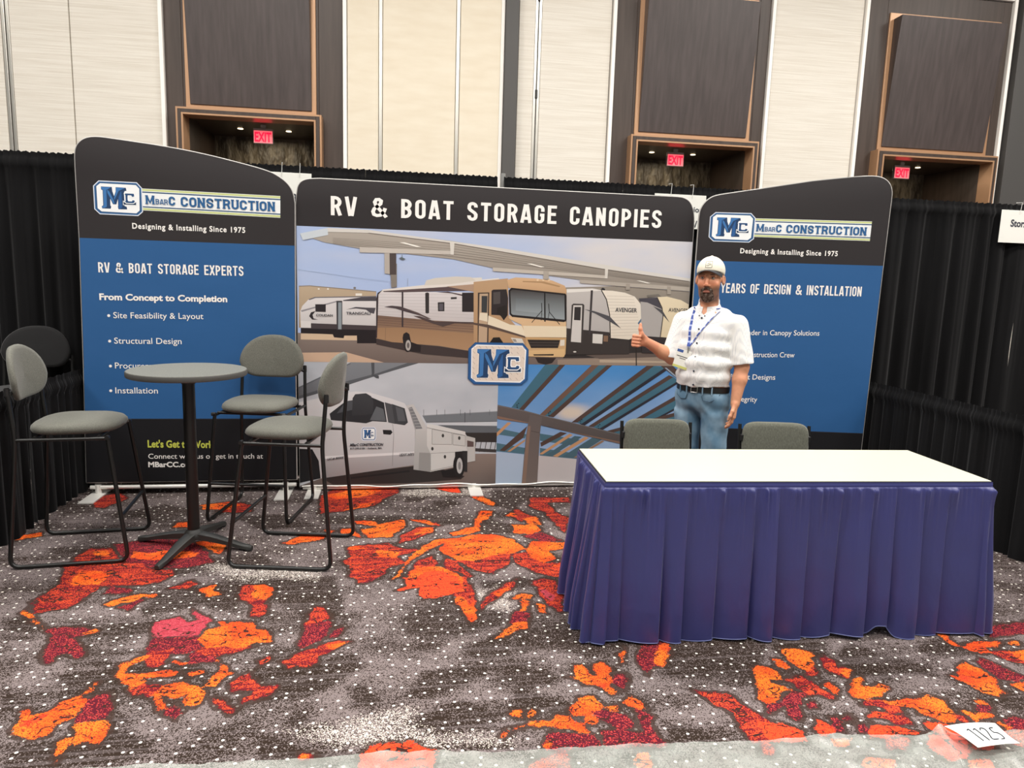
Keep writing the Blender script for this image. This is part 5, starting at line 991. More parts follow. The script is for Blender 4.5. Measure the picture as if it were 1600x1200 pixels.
mb = MB(); nn = len(R1[0]); vs = [p_ for r_ in R1 for p_ in r_]; vs2 = [(x, y, z-.0008) for x, y, z in vs]; nv = len(vs)
fs = [(i*nn+j, i*nn+j+1, (i+1)*nn+j+1, (i+1)*nn+j) for i in range(12) for j in range(nn-1)]; mb.add(vs+vs2, fs+[tuple(k+nv for k in f_[::-1]) for f_ in fs]); mb.obj('sheet', M['card'], t, smooth=60)
def onpaper(u, v):
    a = q[0]+(q[1]-q[0])*u; b = q[3]+(q[2]-q[3])*u; p_ = a+(b-a)*v; return (p_[0], p_[1], .040+.006*math.sin(u*3)+.005*math.sin(v*4+u*2)+.0012)
for S_ in ([(.20,.36),(.26,.30),(.27,.80)], [(.36,.36),(.42,.30),(.44,.80)], [(.52,.38),(.58,.28),(.66,.32),(.66,.44),(.54,.78),(.72,.76)], [(.92,.26),(.80,.28),(.80,.48),(.90,.46),(.95,.58),(.92,.74),(.80,.76)]):
    S_ = fillet([(a, b, 0) for a, b in S_], .12, 4)
    MB().tube([onpaper(p_[0]*.82+.06, p_[1]) for p_ in S_], .0022, 6).obj('written_digit', M['ink'], t, smooth=60)
# ================================================================== THE MAN : one continuous body grown from a distance field, clothes as children
class Field:
    def __init__(s, lo, hi, h):
        s.lo, s.h = np.array(lo, float), h; s.n = (np.ceil((np.array(hi)-lo)/h)+1).astype(int); s.D = np.full(s.n, .2, np.float32)
    def blk(s, lo, hi):
        a = np.clip(np.floor((np.array(lo)-s.lo)/s.h).astype(int), 0, s.n); b = np.clip(np.ceil((np.array(hi)-s.lo)/s.h).astype(int)+1, 0, s.n)
        sl = tuple(slice(x, y) for x, y in zip(a, b)); ax = [s.lo[i]+s.h*np.arange(a[i], b[i], dtype=np.float32) for i in range(3)]
        return sl, ax[0][:, None, None], ax[1][None, :, None], ax[2][None, None, :]
    def put(s, lo, hi, fn, k=.02, op='u'):
        sl, X, Y, Z = s.blk(np.array(lo)-k-.02, np.array(hi)+k+.02); E = s.D[sl]
        if E.size == 0: return
        d = fn(X, Y, Z).astype(np.float32)+np.zeros_like(E)
        if op == 'u': h = np.maximum(k-np.abs(E-d), 0)/max(k, 1e-6); E[...] = np.minimum(E, d)-h*h*k*.25
        else: h = np.maximum(k-np.abs(E+d), 0)/max(k, 1e-6); E[...] = np.maximum(E, -d)+h*h*k*.25
    def cap(s, a, b, ra, rb, k=.02, op='u'):
        a, b = np.array(a, float), np.array(b, float); e = b-a; L2 = e@e; r = max(ra, rb)
        def fn(X, Y, Z):
            t = np.clip(((X-a[0])*e[0]+(Y-a[1])*e[1]+(Z-a[2])*e[2])/L2, 0, 1); return np.sqrt((X-a[0]-t*e[0])**2+(Y-a[1]-t*e[1])**2+(Z-a[2]-t*e[2])**2)-(ra+(rb-ra)*t)
        s.put(np.minimum(a, b)-r, np.maximum(a, b)+r, fn, k, op)
    def ell(s, c, r, k=.02, op='u', rz=0, rx=0, ry=0):
        c, r = np.array(c, float), np.array(r, float); Rm = (Matrix.Rotation(rz, 3, 'Z') @ Matrix.Rotation(ry, 3, 'Y') @ Matrix.Rotation(rx, 3, 'X')).transposed(); Rm = np.array(Rm)
        def fn(X, Y, Z):
            x, y, z = X-c[0], Y-c[1], Z-c[2]; p = [Rm[i, 0]*x+Rm[i, 1]*y+Rm[i, 2]*z for i in range(3)]
            k0 = np.sqrt(sum((p[i]/r[i])**2 for i in range(3)))+1e-6; k1 = np.sqrt(sum((p[i]/r[i]**2)**2 for i in range(3)))+1e-6; return k0*(k0-1)/k1
        m = r.max(); s.put(c-m, c+m, fn, k, op)
    def mesh(s, name):
        D = s.D; S = D < 0; n = D.shape
        c = [S[i:n[0]-1+i, j:n[1]-1+j, k:n[2]-1+k] for i in (0, 1) for j in (0, 1) for k in (0, 1)]; al = c[0].copy(); an = c[0].copy()
        for q in c[1:]: al &= q; an |= q
        act = an & ~al; idx = np.argwhere(act); ids = np.full(act.shape, -1, np.int32); ids[act] = np.arange(len(idx)); P = np.zeros((len(idx), 3)); cnt = np.zeros(len(idx))
        for ax in range(3):
            for u in (0, 1):
                for v in (0, 1):
                    o = [0, 0, 0]; oo = [i for i in range(3) if i != ax]; o[oo[0]], o[oo[1]] = u, v; a = idx+o; b = a.copy(); b[:, ax] += 1
                    da, db = D[tuple(a.T)], D[tuple(b.T)]; m = (da < 0) != (db < 0); t = da/(da-db+1e-12); p = a.astype(float); p[:, ax] += t; P[m] += p[m]; cnt[m] += 1
        P = P/cnt[:, None]*s.h+s.lo; F = []
        for ax in range(3):
            sl1 = [slice(1, n[i]-1) for i in range(3)]; sl1[ax] = slice(0, n[ax]-1); sl2 = list(sl1); sl2[ax] = slice(1, n[ax]); A, Bq = S[tuple(sl1)], S[tuple(sl2)]; e = np.argwhere(A != Bq)
            off = [1, 1, 1]; off[ax] = 0; e = e+off; o1, o2 = [i for i in range(3) if i != ax]; sgn = D[tuple(e.T)] < 0; q = []
            for (u, v) in ((0, 0), (-1, 0), (-1, -1), (0, -1)):
                w_ = e.copy(); w_[:, o1] += u; w_[:, o2] += v; q.append(ids[tuple(w_.T)])
            q = np.stack(q, 1); fl = sgn if ax != 1 else ~sgn; q[~fl] = q[~fl][:, ::-1]; F.append(q)
        F = np.concatenate(F); F = F[(F >= 0).all(1)]; me = bpy.data.meshes.new(name); me.vertices.add(len(P)); me.vertices.foreach_set('co', P.ravel().astype(np.float32)); me.loops.add(len(F)*4)
        me.loops.foreach_set('vertex_index', F.ravel().astype(np.int32)); me.polygons.add(len(F)); me.polygons.foreach_set('loop_start', np.arange(0, len(F)*4, 4, dtype=np.int32)); me.update(); me.shade_smooth(); return me, P
MX, MY = 1.985, 4.36
MRZ = math.radians(-24.5)
man = empty('person', (MX, MY, 0), MRZ, label='bearded man in pale cap, white short-sleeved shirt and jeans, giving a thumbs-up behind the table', cat='person')
V3 = lambda *a: np.array(a, float)
TY = math.radians(-24); rot = lambda p, a: (p[0]*math.cos(a)-p[1]*math.sin(a), p[0]*math.sin(a)+p[1]*math.cos(a), p[2])
tor = lambda x, y, z: rot((x, y, z), TY)                  # torso turned to his right (picture left)
HY = math.radians(-9); HC = V3(-.005, -.02, 1.685)        # head: centre at eye level
hd = lambda x, y, z: V3(*rot((x, y, z), HY))+HC
shL, elL, wrL = V3(.190, -.055, 1.395), V3(.232, -.075, 1.13), V3(.205, -.125, .895)     # his left arm (picture right), hanging
shR, elR, wrR = V3(-.165, .055, 1.395), V3(-.213, .02, 1.150), V3(-.385, -.105, 1.262)   # his right arm, raised forearm
hipL, knL, anL = V3(*tor(.09, 0, .90)), V3(.095, -.07, .49), V3(.11, -.02, .09)
hipR, knR, anR = V3(*tor(-.09, 0, .90)), V3(-.085, .02, .49), V3(-.11, .05, .09)
def arms(B, g=0, hands=True):
    for sh, el, wr in ((shL, elL, wrL), (shR, elR, wrR)):
        B.cap(sh, el, .052+g, .043+g, .03); B.cap(el, el+(wr-el)*.35, .043+g, .044+g, .02); B.cap(el+(wr-el)*.35, wr, .044+g, .029+g, .02)
B = Field((-.62, -.32, -.005), (.36, .26, 1.86), .0038)
# trunk
for z, rx, ry, yo in ((.92,.165,.115,.0),(1.0,.160,.115,-.005),(1.1,.165,.12,-.012),(1.22,.165,.115,-.005),(1.33,.170,.11,0),(1.41,.155,.085,.005)): B.ell(tor(0, yo, z), (rx, ry, .09), .04, rz=TY)
B.cap(tor(-.145, .005, 1.40), tor(.145, .005, 1.40), .05, .055, .04)
B.cap(hd(0, .035, -.09), (0, .01, 1.43), .058, .068, .03)
arms(B)
for h_, k_, a_ in ((hipL, knL, anL), (hipR, knR, anR)):
    B.cap(h_, k_, .085, .058, .04); B.cap(k_, k_+(a_-k_)*.35, .056, .056, .03); B.cap(k_+(a_-k_)*.35, a_, .056, .036, .03); B.cap(a_-V3(0, 0, .03), a_+V3(.0, -.13, -.055), .038, .03, .03)
# head
B.ell(hd(0, .018, .040), (.080, .096, .086), .02, rz=HY); B.ell(hd(0, -.022, -.035), (.070, .074, .098), .03, rz=HY); B.ell(hd(0, -.030, -.105), (.056, .056, .044), .025, rz=HY); B.ell(hd(0, -.072, -.128), (.024, .020, .022), .02, rz=HY)
B.cap(hd(-.042, -.080, .020), hd(.042, -.080, .020), .012, .012, .018)
for s_ in (-1, 1):
    B.ell(hd(s_*.032, -.104, .000), (.016, .014, .011), .012, 's', rz=HY); B.ell(hd(s_*.043, -.068, -.038), (.022, .020, .022), .02, rz=HY)
    B.ell(hd(s_*.085, .014, -.012), (.010, .019, .032), .008, rz=HY-s_*.35); B.ell(hd(s_*.090, .008, -.008), (.006, .009, .018), .006, 's', rz=HY-s_*.35); B.ell(hd(s_*.013, -.104, -.048), (.009, .010, .008), .008, rz=HY)
B.cap(hd(0, -.094, .004), hd(0, -.119, -.042), .008, .0115, .012)
B.cap(hd(-.019, -.097, -.074), hd(.019, -.097, -.074), .0065, .0065, .008); B.cap(hd(-.017, -.096, -.086), hd(.017, -.096, -.086), .0075, .0075, .008); B.cap(hd(-.024, -.108, -.080), hd(.024, -.108, -.080), .0022, .0022, .003, 's')
# relaxed left hand
def frame(w, u, n):
    u = u/np.linalg.norm(u); n = n-u*(n@u); n /= np.linalg.norm(n); t_ = np.cross(n, u); return lambda a, b, c: w+u*a+t_*b+n*c
u = V3(-.03, -.035, -1.0); H = frame(wrL, u, V3(-.95, .05, 0))          # a along the fingers, b across the palm, c out of the palm (towards the thigh)
def digit(J, r, k=.006):
    for i in range(len(J)-1): B.cap(J[i], J[i+1], r[i], r[i+1], k)
sg = 1 if H(0, 1, 0)[1] < H(0, 0, 0)[1] else -1                          # +b = towards the thumb (front)
for bb, r0, r1 in ((.022,.017,.016),(.0,.018,.016),(-.022,.016,.014)): B.cap(H(.0, sg*bb*.7, 0), H(.085, sg*bb*1.15, .002), r0, r1, .014)
for bb, L, rr in ((.031,.068,.0092),(.011,.076,.0096),(-.010,.070,.0092),(-.030,.054,.0080)):
    k0 = H(.088, sg*bb, .002); digit([H(.07, sg*bb*.9, 0), k0, H(.088+L*.45, sg*bb, .010), H(.088+L*.78, sg*bb*.95, .026), H(.088+L*.96, sg*bb*.9, .042)], [rr*1.1, rr*1.05, rr, rr*.92, rr*.8])
digit([H(.015, sg*.020, .004), H(.048, sg*.046, .012), H(.078, sg*.054, .022), H(.102, sg*.052, .030)], [.014, .0115, .0105, .0088], .008)
# right hand: fist, thumb up
u2 = (wrR-elR)/np.linalg.norm(wrR-elR); uf = V3(-.90, -.38, .06); Fh = frame(wrR, uf, V3(.3, -.9, .0))     # c towards the camera = palm side, b: vertical
up = 1 if Fh(0, 1, 0)[2] > Fh(0, 0, 0)[2] else -1
for bb in (.028, .009, -.010, -.028): B.cap(Fh(.005, up*bb*.55, 0), Fh(.078, up*bb, -.004), .017, .0145, .012)
for bb, rr in ((.031,.0098),(.0105,.0102),(-.0105,.0098),(-.031,.0088)): digit([Fh(.080, up*bb, -.004), Fh(.092, up*bb, .032), Fh(.064, up*bb, .047), Fh(.046, up*bb, .026)], [rr*1.15, rr*1.08, rr, rr*.9], .0035)
digit([Fh(.012, up*.022, .008), Fh(.040, up*.048, .020), Fh(.050, up*.078, .018), Fh(.050, up*.108, .010)], [.0175, .0140, .0120, .0095], .010)
me, P = B.mesh('body')
# skin colours: stubble, brows, lips and nails are marks of the skin itself
Lc = P-HC; ca, sa = math.cos(-HY), math.sin(-HY); hx, hy, hz = Lc[:, 0]*ca-Lc[:, 1]*sa, Lc[:, 0]*sa+Lc[:, 1]*ca, Lc[:, 2]
sk = np.array(hexc('d59877')[:3]); col = np.ones((len(P), 4), np.float32); nz = fbm(P[:, 0]*60+P[:, 2]*31, P[:, 1]*60+P[:, 2]*53, 1)[:, None]
base = sk*(.9+.2*nz); red = np.array(hexc('b9654c')[:3]); ss = lambda a, b, x: np.clip((x-a)/(b-a), 0, 1)[:, None]
inhead = (P[:, 2] > 1.5)
def blend(c, m): global base; base = base*(1-m)+np.array(hexc(c)[:3])*m
blend('c47656', np.exp(-((np.abs(hx)-.043)**2+(hz+.035)**2)/.0006)[:, None]*.6*inhead[:, None]*(hy < 0)[:, None]); blend('c26f50', np.exp(-(hx**2+(hz+.038)**2)/.0003)[:, None]*.6*(hy < -.08)[:, None])
blend('c9785c', (np.abs(P[:, 0]) > .3)[:, None]*.35+0*nz)
stub = ss(-.045, -.075, hz-.35*np.maximum(0, np.abs(hx)-.045))*ss(.055, .0, hy)*ss(-.175, -.145, hz)*inhead[:, None]; side = ss(.0, -.05, hz)*ss(.045, .062, np.abs(hx))*ss(.045, .01, hy)*ss(-.05, -.02, hy)*inhead[:, None]
blend('55413a', np.clip(stub*.8, 0, 1)); blend('6a5044', np.clip(side*.6, 0, 1))
blend('6e4a3c', (ss(.006, .002, np.abs(hz-.021+.12*np.maximum(0, np.abs(hx)-.03)))*ss(.014, .018, np.abs(hx))*ss(.052, .046, np.abs(hx))*(hy < -.05)[:, None])*.95)
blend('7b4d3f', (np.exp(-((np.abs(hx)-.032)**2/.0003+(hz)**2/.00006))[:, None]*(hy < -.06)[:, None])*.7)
blend('b87a6a', ss(.013, .009, np.abs(hz+.080))*ss(.026, .020, np.abs(hx))*(hy < -.085)[:, None])
hair = ss(.0, .02, hz)*ss(-.02, .01, hy)*inhead[:, None]*ss(.0, .01, hy+0*hz); blend('4b3a31', hair*.7)
col[:, :3] = base; at = me.color_attributes.new('Col', 'FLOAT_COLOR', 'POINT'); at.data.foreach_set('color', col.ravel())
skm = attr_mat('skin', .5, .35); bs = skm.node_tree.nodes['Principled BSDF']; bs.inputs['Subsurface Weight'].default_value = .08; bs.inputs['Subsurface Scale'].default_value = .01
link('body', me, skm, man)
# eyes
eyem = mat('eye_white', '9c8f86', .4); iris = mat('dark_iris', '2a1c14', .25)
for s_ in (-1, 1):
    c = hd(s_*.032, -.0815, .001); e_ = MB().lathe([(.0118*math.sin(a), .0118*math.cos(a)) for a in np.linspace(.05, math.pi-.05, 10)], 16, tuple(c)).obj('eye', eyem, man, smooth=80)
    c2 = hd(s_*.032-.001, -.0885, .001); MB().lathe([(.0062*math.sin(a), .0062*math.cos(a)) for a in np.linspace(.05, math.pi-.05, 8)], 12, tuple(c2)).obj('iris', iris, e_, smooth=80)
    lid = MB(); lid.tube([tuple(hd(s_*.032+dx, -.0935+abs(dx)*.35, .0095-dx*dx*18)) for dx in np.linspace(-.014, .014, 7)], .0026, 6); lid.obj('eyelid', mat('eyelid_skin', 'a8664c', .5), man, smooth=80)
# beard
Bd = Field(hd(0, -.03, -.11)-.11, hd(0, -.03, -.11)+.11, .0030)
Bd.ell(hd(0, -.036, -.108), (.050, .056, .045), .02, rz=HY); Bd.ell(hd(0, -.072, -.126), (.029, .026, .030), .02, rz=HY); Bd.cap(hd(-.026, -.094, -.078), hd(.0, -.110, -.062), .009, .008, .01); Bd.cap(hd(.026, -.094, -.078), hd(.0, -.110, -.062), .009, .008, .01)
for s_ in (-1, 1): Bd.cap(hd(s_*.026, -.092, -.076), hd(s_*.030, -.078, -.112), .010, .012, .012)
Bd.ell(hd(0, -.116, -.0835), (.020, .022, .0085), .006, 's', rz=HY); Bd.put(hd(0,-.03,-.11)-.11, hd(0,-.03,-.11)+.11, lambda X, Y, Z: -(Z-(HC[2]-.066)-1.5*np.maximum(0, np.abs(X-HC[0]+.01)-.028)*-0)+0*X, .004, 's') if False else None
Bd.ell(hd(0, -.02, -.02), (.075, .075, .046), .012, 's', rz=HY) if False else None
Bd.ell(hd(-.052, -.055, -.050), (.030, .05, .036), .01, 's', rz=HY); Bd.ell(hd(.052, -.055, -.050), (.030, .05, .036), .01, 's', rz=HY)
me, P = Bd.mesh('beard'); link('beard', me, mat('dark_greying_beard', '46362e', .9, spec=.1, var=('83756c', 60, None, .45, .7), bump=(500, None, .8, .003)), man)
# cap
Cp = Field(HC+V3(-.13, -.15, -.03), HC+V3(.13, .16, .19), .0036)
Cp.ell(hd(0, .020, .046), (.089, .108, .0945), .0, rz=HY); zl = HC[2]+.024
def cut(X, Y, Z): yy = (X-HC[0])*-math.sin(HY)*-1*0+(Y-HC[1]); return Z-(zl+.024*np.clip(-yy/.09, -1.0, 1.2)+0*X)
Cp.put(HC-.2, HC+.25, cut, .004, 's')
me, P = Cp.mesh('cap'); capm = mat('off_white_cap_cloth', 'e2dccb', .85, spec=.2, bump=(260, None, .4, .001)); capo = link('cap', me, capm, man, label='off-white baseball cap with a dark underbrim')
Rr = []
for i in range(15):
    a = (i/14-.5)*2; x = a*.082; y0 = -.088*math.sqrt(max(0, 1-(a*.86)**2))+.012; y1 = y0-.070*(1-abs(a)**3); z0 = .049-.022*a*a; z1 = z0-.006-.018*a*a
    Rr.append([tuple(hd(x, y0+.01, z0+.0035)), tuple(hd(x*1.01, (y0+y1)/2, (z0+z1)/2+.0045)), tuple(hd(x*1.0, y1, z1+.0028)), tuple(hd(x, y1, z1)), tuple(hd(x*1.01, (y0+y1)/2, (z0+z1)/2+.0015)), tuple(hd(x, y0+.01, z0))])
MB().rings(Rr).obj('brim', mat('dark_brim_cloth', '25252a', .8), capo, smooth=60)
MB().lathe([(.009, 0), (.008, .004), (.003, .006)], 12, tuple(hd(0, .02, .139))).obj('top_button', capm, capo, smooth=60)
pf = MB(); pm_ = lambda x, z: tuple(hd(x, .020-.108*math.sqrt(max(0, 1-(x/.089)**2-((z-.046)/.0945)**2))-.0012, z))
fr_ = [(-.020,.066),(.020,.066),(.020,.106),(-.020,.106),(-.020,.066)]; out_ = []
for a, b in zip(fr_, fr_[1:]): out_ += [pm_(a[0]+(b[0]-a[0])*k/4, a[1]+(b[1]-a[1])*k/4) for k in range(4)]
pf.tube(out_+[out_[0]], .0011, 5); pf.tube([pm_(x, .082+.004*math.sin(x*200)) for x in np.linspace(-.015, .015, 8)], .0014, 5); pf.tube([pm_(x, .090+.005*math.sin(x*150+1)) for x in np.linspace(-.010, .012, 6)], .001, 5); pf.obj('front_patch', mat('grey_embroidery', '5b5a50', .8), capo, smooth=60)
# shirt
Sh = Field((-.33, -.26, .93), (.36, .24, 1.56), .0042)
for z, rx, ry, yo in ((.975,.178,.132,-.008),(1.05,.186,.142,-.016),(1.14,.190,.146,-.016),(1.24,.190,.138,-.008),(1.33,.190,.128,0),(1.40,.172,.100,.005)): Sh.ell(tor(0, yo, z), (rx, ry, .085), .04, rz=TY)
Sh.cap(tor(-.150, .005, 1.400), tor(.150, .005, 1.400), .058, .058, .04); Sh.cap(tor(-.10, .01, 1.452), tor(.10, .01, 1.452), .045, .045, .03); Sh.cap((0, .01, 1.44), hd(0, .035, -.155), .075, .066, .03)
Sv = Field((-.33, -.26, .93), (.36, .24, 1.56), .0042)
for sh, el, f in ((shL, elL, .90), (shR, elR, .96)):
    q = sh+(el-sh)*f; Sv.cap(sh, q, .062, .076, .02); dn = (el-sh)/np.linalg.norm(el-sh)
    Sh.put(q-.1, q+.14, lambda X, Y, Z, q=q, dn=dn: -((X-q[0])*dn[0]+(Y-q[1])*dn[1]+(Z-q[2])*dn[2]-.012), .004, 's') if False else None
    e0 = q+dn*.012
    sl, X, Y, Z = Sh.blk(q-.13, q+.13); pd = (X-e0[0])*dn[0]+(Y-e0[1])*dn[1]+(Z-e0[2])*dn[2]; rd = np.sqrt((X-q[0])**2+(Y-q[1])**2+(Z-q[2])**2); E = Sv.D[sl]; E[...] = np.where(rd < .2, np.maximum(E, pd), E); Sv.cap(e0-dn*.03, e0+dn*.06, .060, .064, .004, 's')
h_ = np.maximum(.03-np.abs(Sh.D-Sv.D), 0)/.03; Sh.D = (np.minimum(Sh.D, Sv.D)-h_*h_*.03*.25).astype(np.float32); Sh.cap(elL+V3(.0, 0, -.03), wrL, .052, .05, .004, 's')
Sh.cap((0, .0, 1.50), hd(0, .03, -.05), .060, .062, .004, 's'); Sh.cap(tor(0, -.07, 1.50), tor(0, -.085, 1.455), .030, .010, .01, 's')
sl, X, Y, Z = Sh.blk((-.4, -.3, .9), (.4, .3, 1.6)); E = Sh.D[sl]; E[...] = np.maximum(E, -(Z-(.988+.006*np.sin(X*22)+0*Y)))
wr_ = .0012*np.sin(X*38+Z*55+3*np.sin(Z*17+Y*9))*np.clip((1.36-Z)/.2, 0, 1)+.0025*np.sin(Z*34-X*62+2*np.sin(X*15+Y*10))*np.clip((1.12-Z)/.12, 0, 1)+.0010*np.sin(X*90+Y*40-Z*30); E += wr_.astype(np.float32)
me, P = Sh.mesh('shirt')
sm = bpy.data.materials.new('white_micro_check_shirting'); sm.use_nodes = True; nt = sm.node_tree; b_ = nt.nodes['Principled BSDF']; b_.inputs['Roughness'].default_value = .85; b_.inputs['Specular IOR Level'].default_value = .15
tc = nt.nodes.new('ShaderNodeTexCoord'); vo = nt.nodes.new('ShaderNodeTexVoronoi'); vo.inputs['Scale'].default_value = 115; vo.inputs['Randomness'].default_value = .05; nt.links.new(tc.outputs['Object'], vo.inputs[0])
lt = nt.nodes.new('ShaderNodeMath'); lt.operation = 'LESS_THAN'; lt.inputs[1].default_value = .27; nt.links.new(vo.outputs['Distance'], lt.inputs[0]); mx = nt.nodes.new('ShaderNodeMix'); mx.data_type = 'RGBA'; mx.inputs[6].default_value = hexc('e9e8e6'); mx.inputs[7].default_value = hexc('a4aab6')
nt.links.new(lt.outputs[0], mx.inputs[0]); nt.links.new(mx.outputs[2], b_.inputs['Base Color']); shirt = link('shirt', me, sm, man)
# collar, placket, buttons
def on_shirt(x, z, pad=.0):                                # front surface of the shirt in torso coordinates, found by marching the field
    y = -.24
    for _ in range(90):
        p = V3(*tor(x, y, z)); i = np.round((p-Sh.lo)/Sh.h).astype(int)
        if (i >= 0).all() and (i < Sh.n).all() and Sh.D[tuple(i)] < 0: break
        y += .003
    return V3(*tor(x, y-pad, z))
pk = MB(); R_ = []
for z in np.linspace(.965, 1.435, 34): a, b = on_shirt(-.016, z, .0035), on_shirt(.016, z, .0035); R_.append([tuple(a), tuple(b), tuple(b+V3(0, .012, 0)), tuple(a+V3(0, .012, 0))])
pk.rings(R_).obj('placket', sm, shirt, smooth=50)
bt_ = mat('dark_shirt_button', '2c3240', .35)
for z in (1.0, 1.09, 1.18, 1.27, 1.36, 1.43):
    c = on_shirt(0, z, .006); o = MB().lathe([(.0062, 0), (.0065, .0015), (.0055, .003)], 12).obj('button', bt_, shirt, smooth=40, loc=tuple(c)); o.rotation_euler = (math.pi/2, 0, TY)
inner = mat('dark_collar_lining', '3d4154', .8)
for s_ in (-1, 1):                                         # collar halves: stand band rising round the neck, leaf folded down to a point
    nb = lambda a, r, z: tuple(V3(0, .012, 0)+V3(*rot((r*math.sin(a)*s_, -r*math.cos(a), z), TY*.8)))
    R_ = []
    for k in range(13):
        a = .20+(math.pi-.20)*k/12; lift = .030*k/12; fall = .048-.012*k/12; tip = math.exp(-((k)/2.0)**2)
        R_.append([nb(a, .066, 1.492+lift), nb(a, .071, 1.500+lift), nb(a+.0, .084, 1.492+lift-fall*.5), nb(a-.05*tip, .097+.012*tip, 1.488+lift-fall-.030*tip), nb(a-.05*tip, .093+.012*tip, 1.486+lift-fall-.030*tip), nb(a, .078, 1.488+lift-fall*.4)])
    MB().rings(R_).obj('collar_leaf', sm, shirt, smooth=60)
    c = nb(.16, .113, 1.444); o = MB().lathe([(.0045, 0), (.0045, .003)], 10).obj('collar_button', bt_, shirt, smooth=40, loc=c); o.rotation_euler = (math.pi/2, 0, TY)
MB().add([nb(-.35, .070, 1.485), nb(.35, .070, 1.485), nb(.04, .092, 1.436), nb(-.04, .092, 1.436)], [(0, 1, 2, 3)]).obj('collar_opening', mat('neck_skin', 'bd7e61', .6), shirt) if False else None
# jeans, belt, shoes
J = Field((-.26, -.24, .03), (.30, .24, 1.02), .0045)
J.ell(tor(0, -.002, .93), (.170, .122, .085), .03, rz=TY); J.ell(tor(0, .01, .88), (.172, .128, .09), .03, rz=TY)
for h_, k_, a_ in ((hipL, knL, anL), (hipR, knR, anR)): J.cap(h_, k_, .096, .076, .03); J.cap(k_, a_+V3(0, 0, -.01), .076, .066, .03)
sl, X, Y, Z = J.blk((-.4, -.3, 0), (.4, .3, 1.1)); E = J.D[sl]; E[...] = np.maximum(np.maximum(E, Z-.988), .055-Z); E += (.003*np.sin(Z*70+X*50+2*np.sin(X*30))*np.clip(1-np.abs(Z-.82)/.1, 0, 1)+.0025*np.sin(Z*44+X*25)+.002*np.sin(X*60+Z*20)).astype(np.float32)
me, P = J.mesh('jeans')
jn = mat('faded_blue_denim', '8aa5b8', .85, spec=.15, var=('5f7e95', 9, (1, 1, .7), .35, .62), bump=(300, (1, 1, 3), .4, .001)); jeans = link('jeans', me, jn, man)
zb = .955; belt = MB(); R_ = []
for k in range(49):
    a = 2*math.pi*k/48; rx, ry = .172, .125; c = lambda r, z: tuple(tor(math.sin(a)*(rx+r), -math.cos(a)*(ry+r)-.002, z)); R_.append([c(0, zb-.003), c(.006, zb-.002), c(.006, zb+.032), c(0, zb+.033)])
belt.rings(R_, cap=False).obj('belt', mat('black_leather_belt', '141416', .4), jeans, smooth=50)
bk = MB(); bk.tube([tuple(tor(x, -.135, z)) for x, z in ((-.022, zb-.006), (.022, zb-.006), (.022, zb+.036), (-.022, zb+.036), (-.022, zb-.006))], .003, 6); bk.obj('belt_buckle', mat('steel_buckle', 'b5b5b3', .3, metal=1), jeans, smooth=40)
for x in (-.11, -.055, .055, .11):
    y = -.127*math.sqrt(1-(x/.18)**2)-.004; MB().tube([tuple(tor(x, y-.002, zb-.016)), tuple(tor(x, y-.004, zb+.015)), tuple(tor(x, y-.002, zb+.044))], .005, 6).obj('belt_loop', jn, jeans, smooth=50)
st = mat('stitched_seam', '3c5468', .8)
for s_ in (-1, 1):
    MB().tube([tuple(tor(s_*.150, -.070, .945)), tuple(tor(s_*.135, -.092, .915)), tuple(tor(s_*.10, -.112, .895)), tuple(tor(s_*.06, -.124, .90)), tuple(tor(s_*.05, -.127, .93))], .0028, 5).obj('pocket_seam', st, jeans, smooth=50)
sho = mat('brown_leather_shoe', '4a3526', .5); sol = mat('dark_sole', '1d1a18', .7)
for a_ in (anL, anR):
    Sf = Field(a_+V3(-.07, -.24, -.1), a_+V3(.07, .08, .06), .005); Sf.ell(a_+V3(0, -.10, -.052), (.046, .12, .034), .02); Sf.ell(a_+V3(0, .0, -.04), (.040, .055, .05), .03)
    sl, X, Y, Z = Sf.blk(Sf.lo, Sf.lo+1); Sf.D[sl] = np.maximum(Sf.D[sl], .012-Z); me, P = Sf.mesh('shoe'); so = link('shoe', me, sho, man)
    MB().add([(a_[0]+.047*math.cos(k*math.pi/12), a_[1]-.085+.125*math.sin(k*math.pi/12), z) for z in (.001, .016) for k in range(24)], [tuple(range(23, -1, -1)), tuple(range(24, 48))]+[(k, (k+1) % 24, (k+1) % 24+24, k+24) for k in range(24)]).obj('sole', sol, so)
# ---- lanyard and badge: hang round his neck
ly = empty('badge_lanyard', (MX, MY, 0), MRZ, label='blue lanyard with white and yellow name badge hanging round the man\'s neck', cat='lanyard')
lm = bpy.data.materials.new('blue_woven_ribbon'); lm.use_nodes = True; nt = lm.node_tree; b_ = nt.nodes['Principled BSDF']; b_.inputs['Roughness'].default_value = .6
tc = nt.nodes.new('ShaderNodeTexCoord'); mp = nt.nodes.new('ShaderNodeMapping'); mp.inputs['Scale'].default_value = (0, 0, 36); nt.links.new(tc.outputs['Object'], mp.inputs[0]); wv = nt.nodes.new('ShaderNodeTexWave'); wv.bands_direction = 'Z'; wv.inputs['Scale'].default_value = .25; wv.inputs['Distortion'].default_value = 0; nt.links.new(mp.outputs[0], wv.inputs[0])
gt = nt.nodes.new('ShaderNodeMath'); gt.operation = 'GREATER_THAN'; gt.inputs[1].default_value = .8; nt.links.new(wv.outputs['Fac'], gt.inputs[0]); mx = nt.nodes.new('ShaderNodeMix'); mx.data_type = 'RGBA'; mx.inputs[6].default_value = hexc('2f4a9c'); mx.inputs[7].default_value = hexc('aab4dc'); nt.links.new(gt.outputs[0], mx.inputs[0]); nt.links.new(mx.outputs[2], b_.inputs['Base Color'])
bx, bz = -.055, 1.235                                       # torso-frame point where both ribbons meet
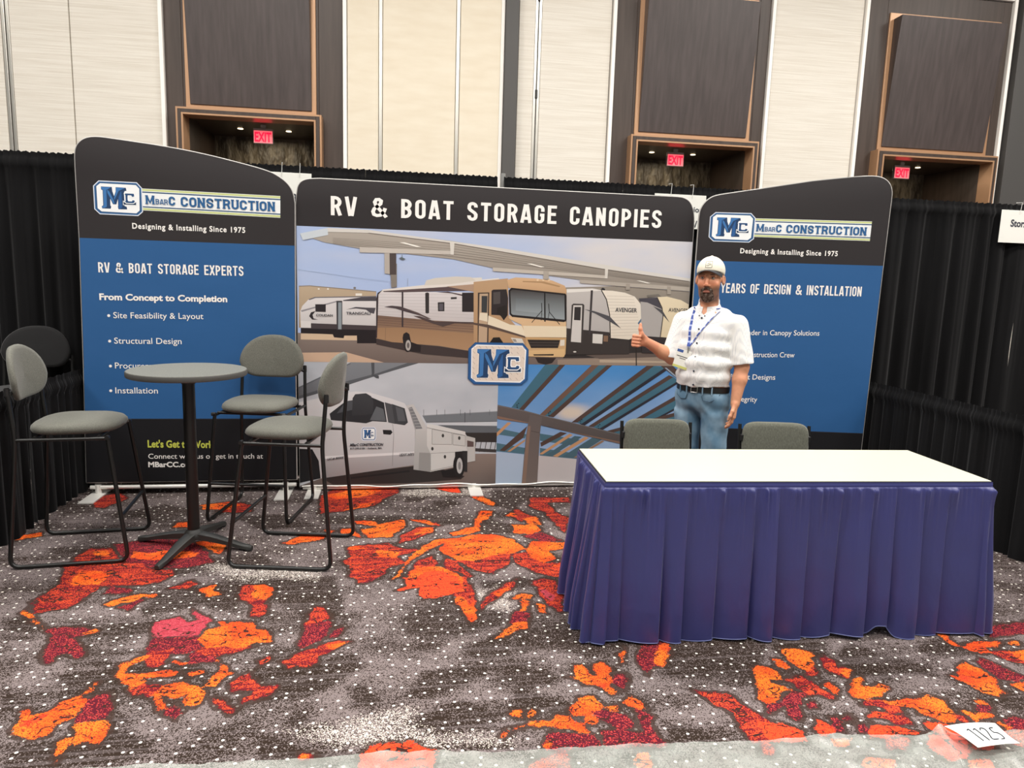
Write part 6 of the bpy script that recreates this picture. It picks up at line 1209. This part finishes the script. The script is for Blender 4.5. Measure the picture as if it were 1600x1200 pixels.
for s_, x0 in ((-1, -.072), (1, .092)):
    R_ = []
    for k in range(20):
        v = k/19; x = x0+(bx-x0)*v; z = 1.475-(1.475-bz)*v; c = on_shirt(x, z, .007); dx = V3(*tor(.0085, 0, .004*s_)); dx = V3(*rot((.0085, 0, 0), TY))+V3(0, 0, .005*s_)
        R_.append([tuple(c-dx), tuple(c+dx), tuple(c+dx+V3(0, .0015, 0)), tuple(c-dx+V3(0, .0015, 0))])
    p0 = V3(*R_[0][0]); R0 = []
    for k in range(6): v = k/5; q = hd(s_*.075*(1-.35*(1-v)), .075-.10*v, -.165-.015*v); 
    MB().rings(R_).obj('ribbon', lm, ly, smooth=50)
pts = [tuple(V3(0, .012, 0)+V3(*rot((.092*math.sin(a), -.092*math.cos(a), 1.505-.015*abs(math.cos(a/2))), TY*.8))) for a in np.linspace(.9, 2*math.pi-.9, 22)]
MB().tube(pts, .004, 6).obj('ribbon_neck_loop', lm, ly, smooth=60)
c = on_shirt(bx, bz-.02, .012); MB().tube([tuple(c+V3(0, 0, .03)), tuple(c-V3(0, 0, .012))], .005, 8).obj('clip', M['pipe'], ly, smooth=40)
bd_t = math.radians(-14); bc = on_shirt(bx-.035, 1.16, .014)
def bpt(x, z, d=0): xr = x*math.cos(bd_t)-z*math.sin(bd_t); zr = x*math.sin(bd_t)+z*math.cos(bd_t); return tuple(bc+V3(*rot((xr, -d, 0), TY*.5))+V3(0, 0, zr))
def plate(x0, x1, z0, z1, d0, d1): P_ = [(x0, z0), (x1, z0), (x1, z1), (x0, z1)]; return MB().add([bpt(x, z, d1) for x, z in P_]+[bpt(x, z, d0) for x, z in P_], [(0,1,2,3),(7,6,5,4),(0,4,5,1),(1,5,6,2),(2,6,7,3),(3,7,4,0)])
bg = plate(-.048, .048, -.062, .062, 0, .002).obj('badge', M['card'], ly)
plate(-.048, .048, -.062, -.046, .002, .0026).obj('yellow_strip', mat('pale_yellow_print', 'cfd07a', .6), bg); plate(-.046, -.006, .040, .058, .002, .0026).obj('blue_print', mat('blue_badge_print', '3c5c9e', .6), bg)
plate(-.040, .044, .012, .017, .002, .0026).obj('printed_line', M['dark_text'], bg); plate(-.018, .024, .0, .004, .002, .0026).obj('printed_line', M['dark_text'], bg)
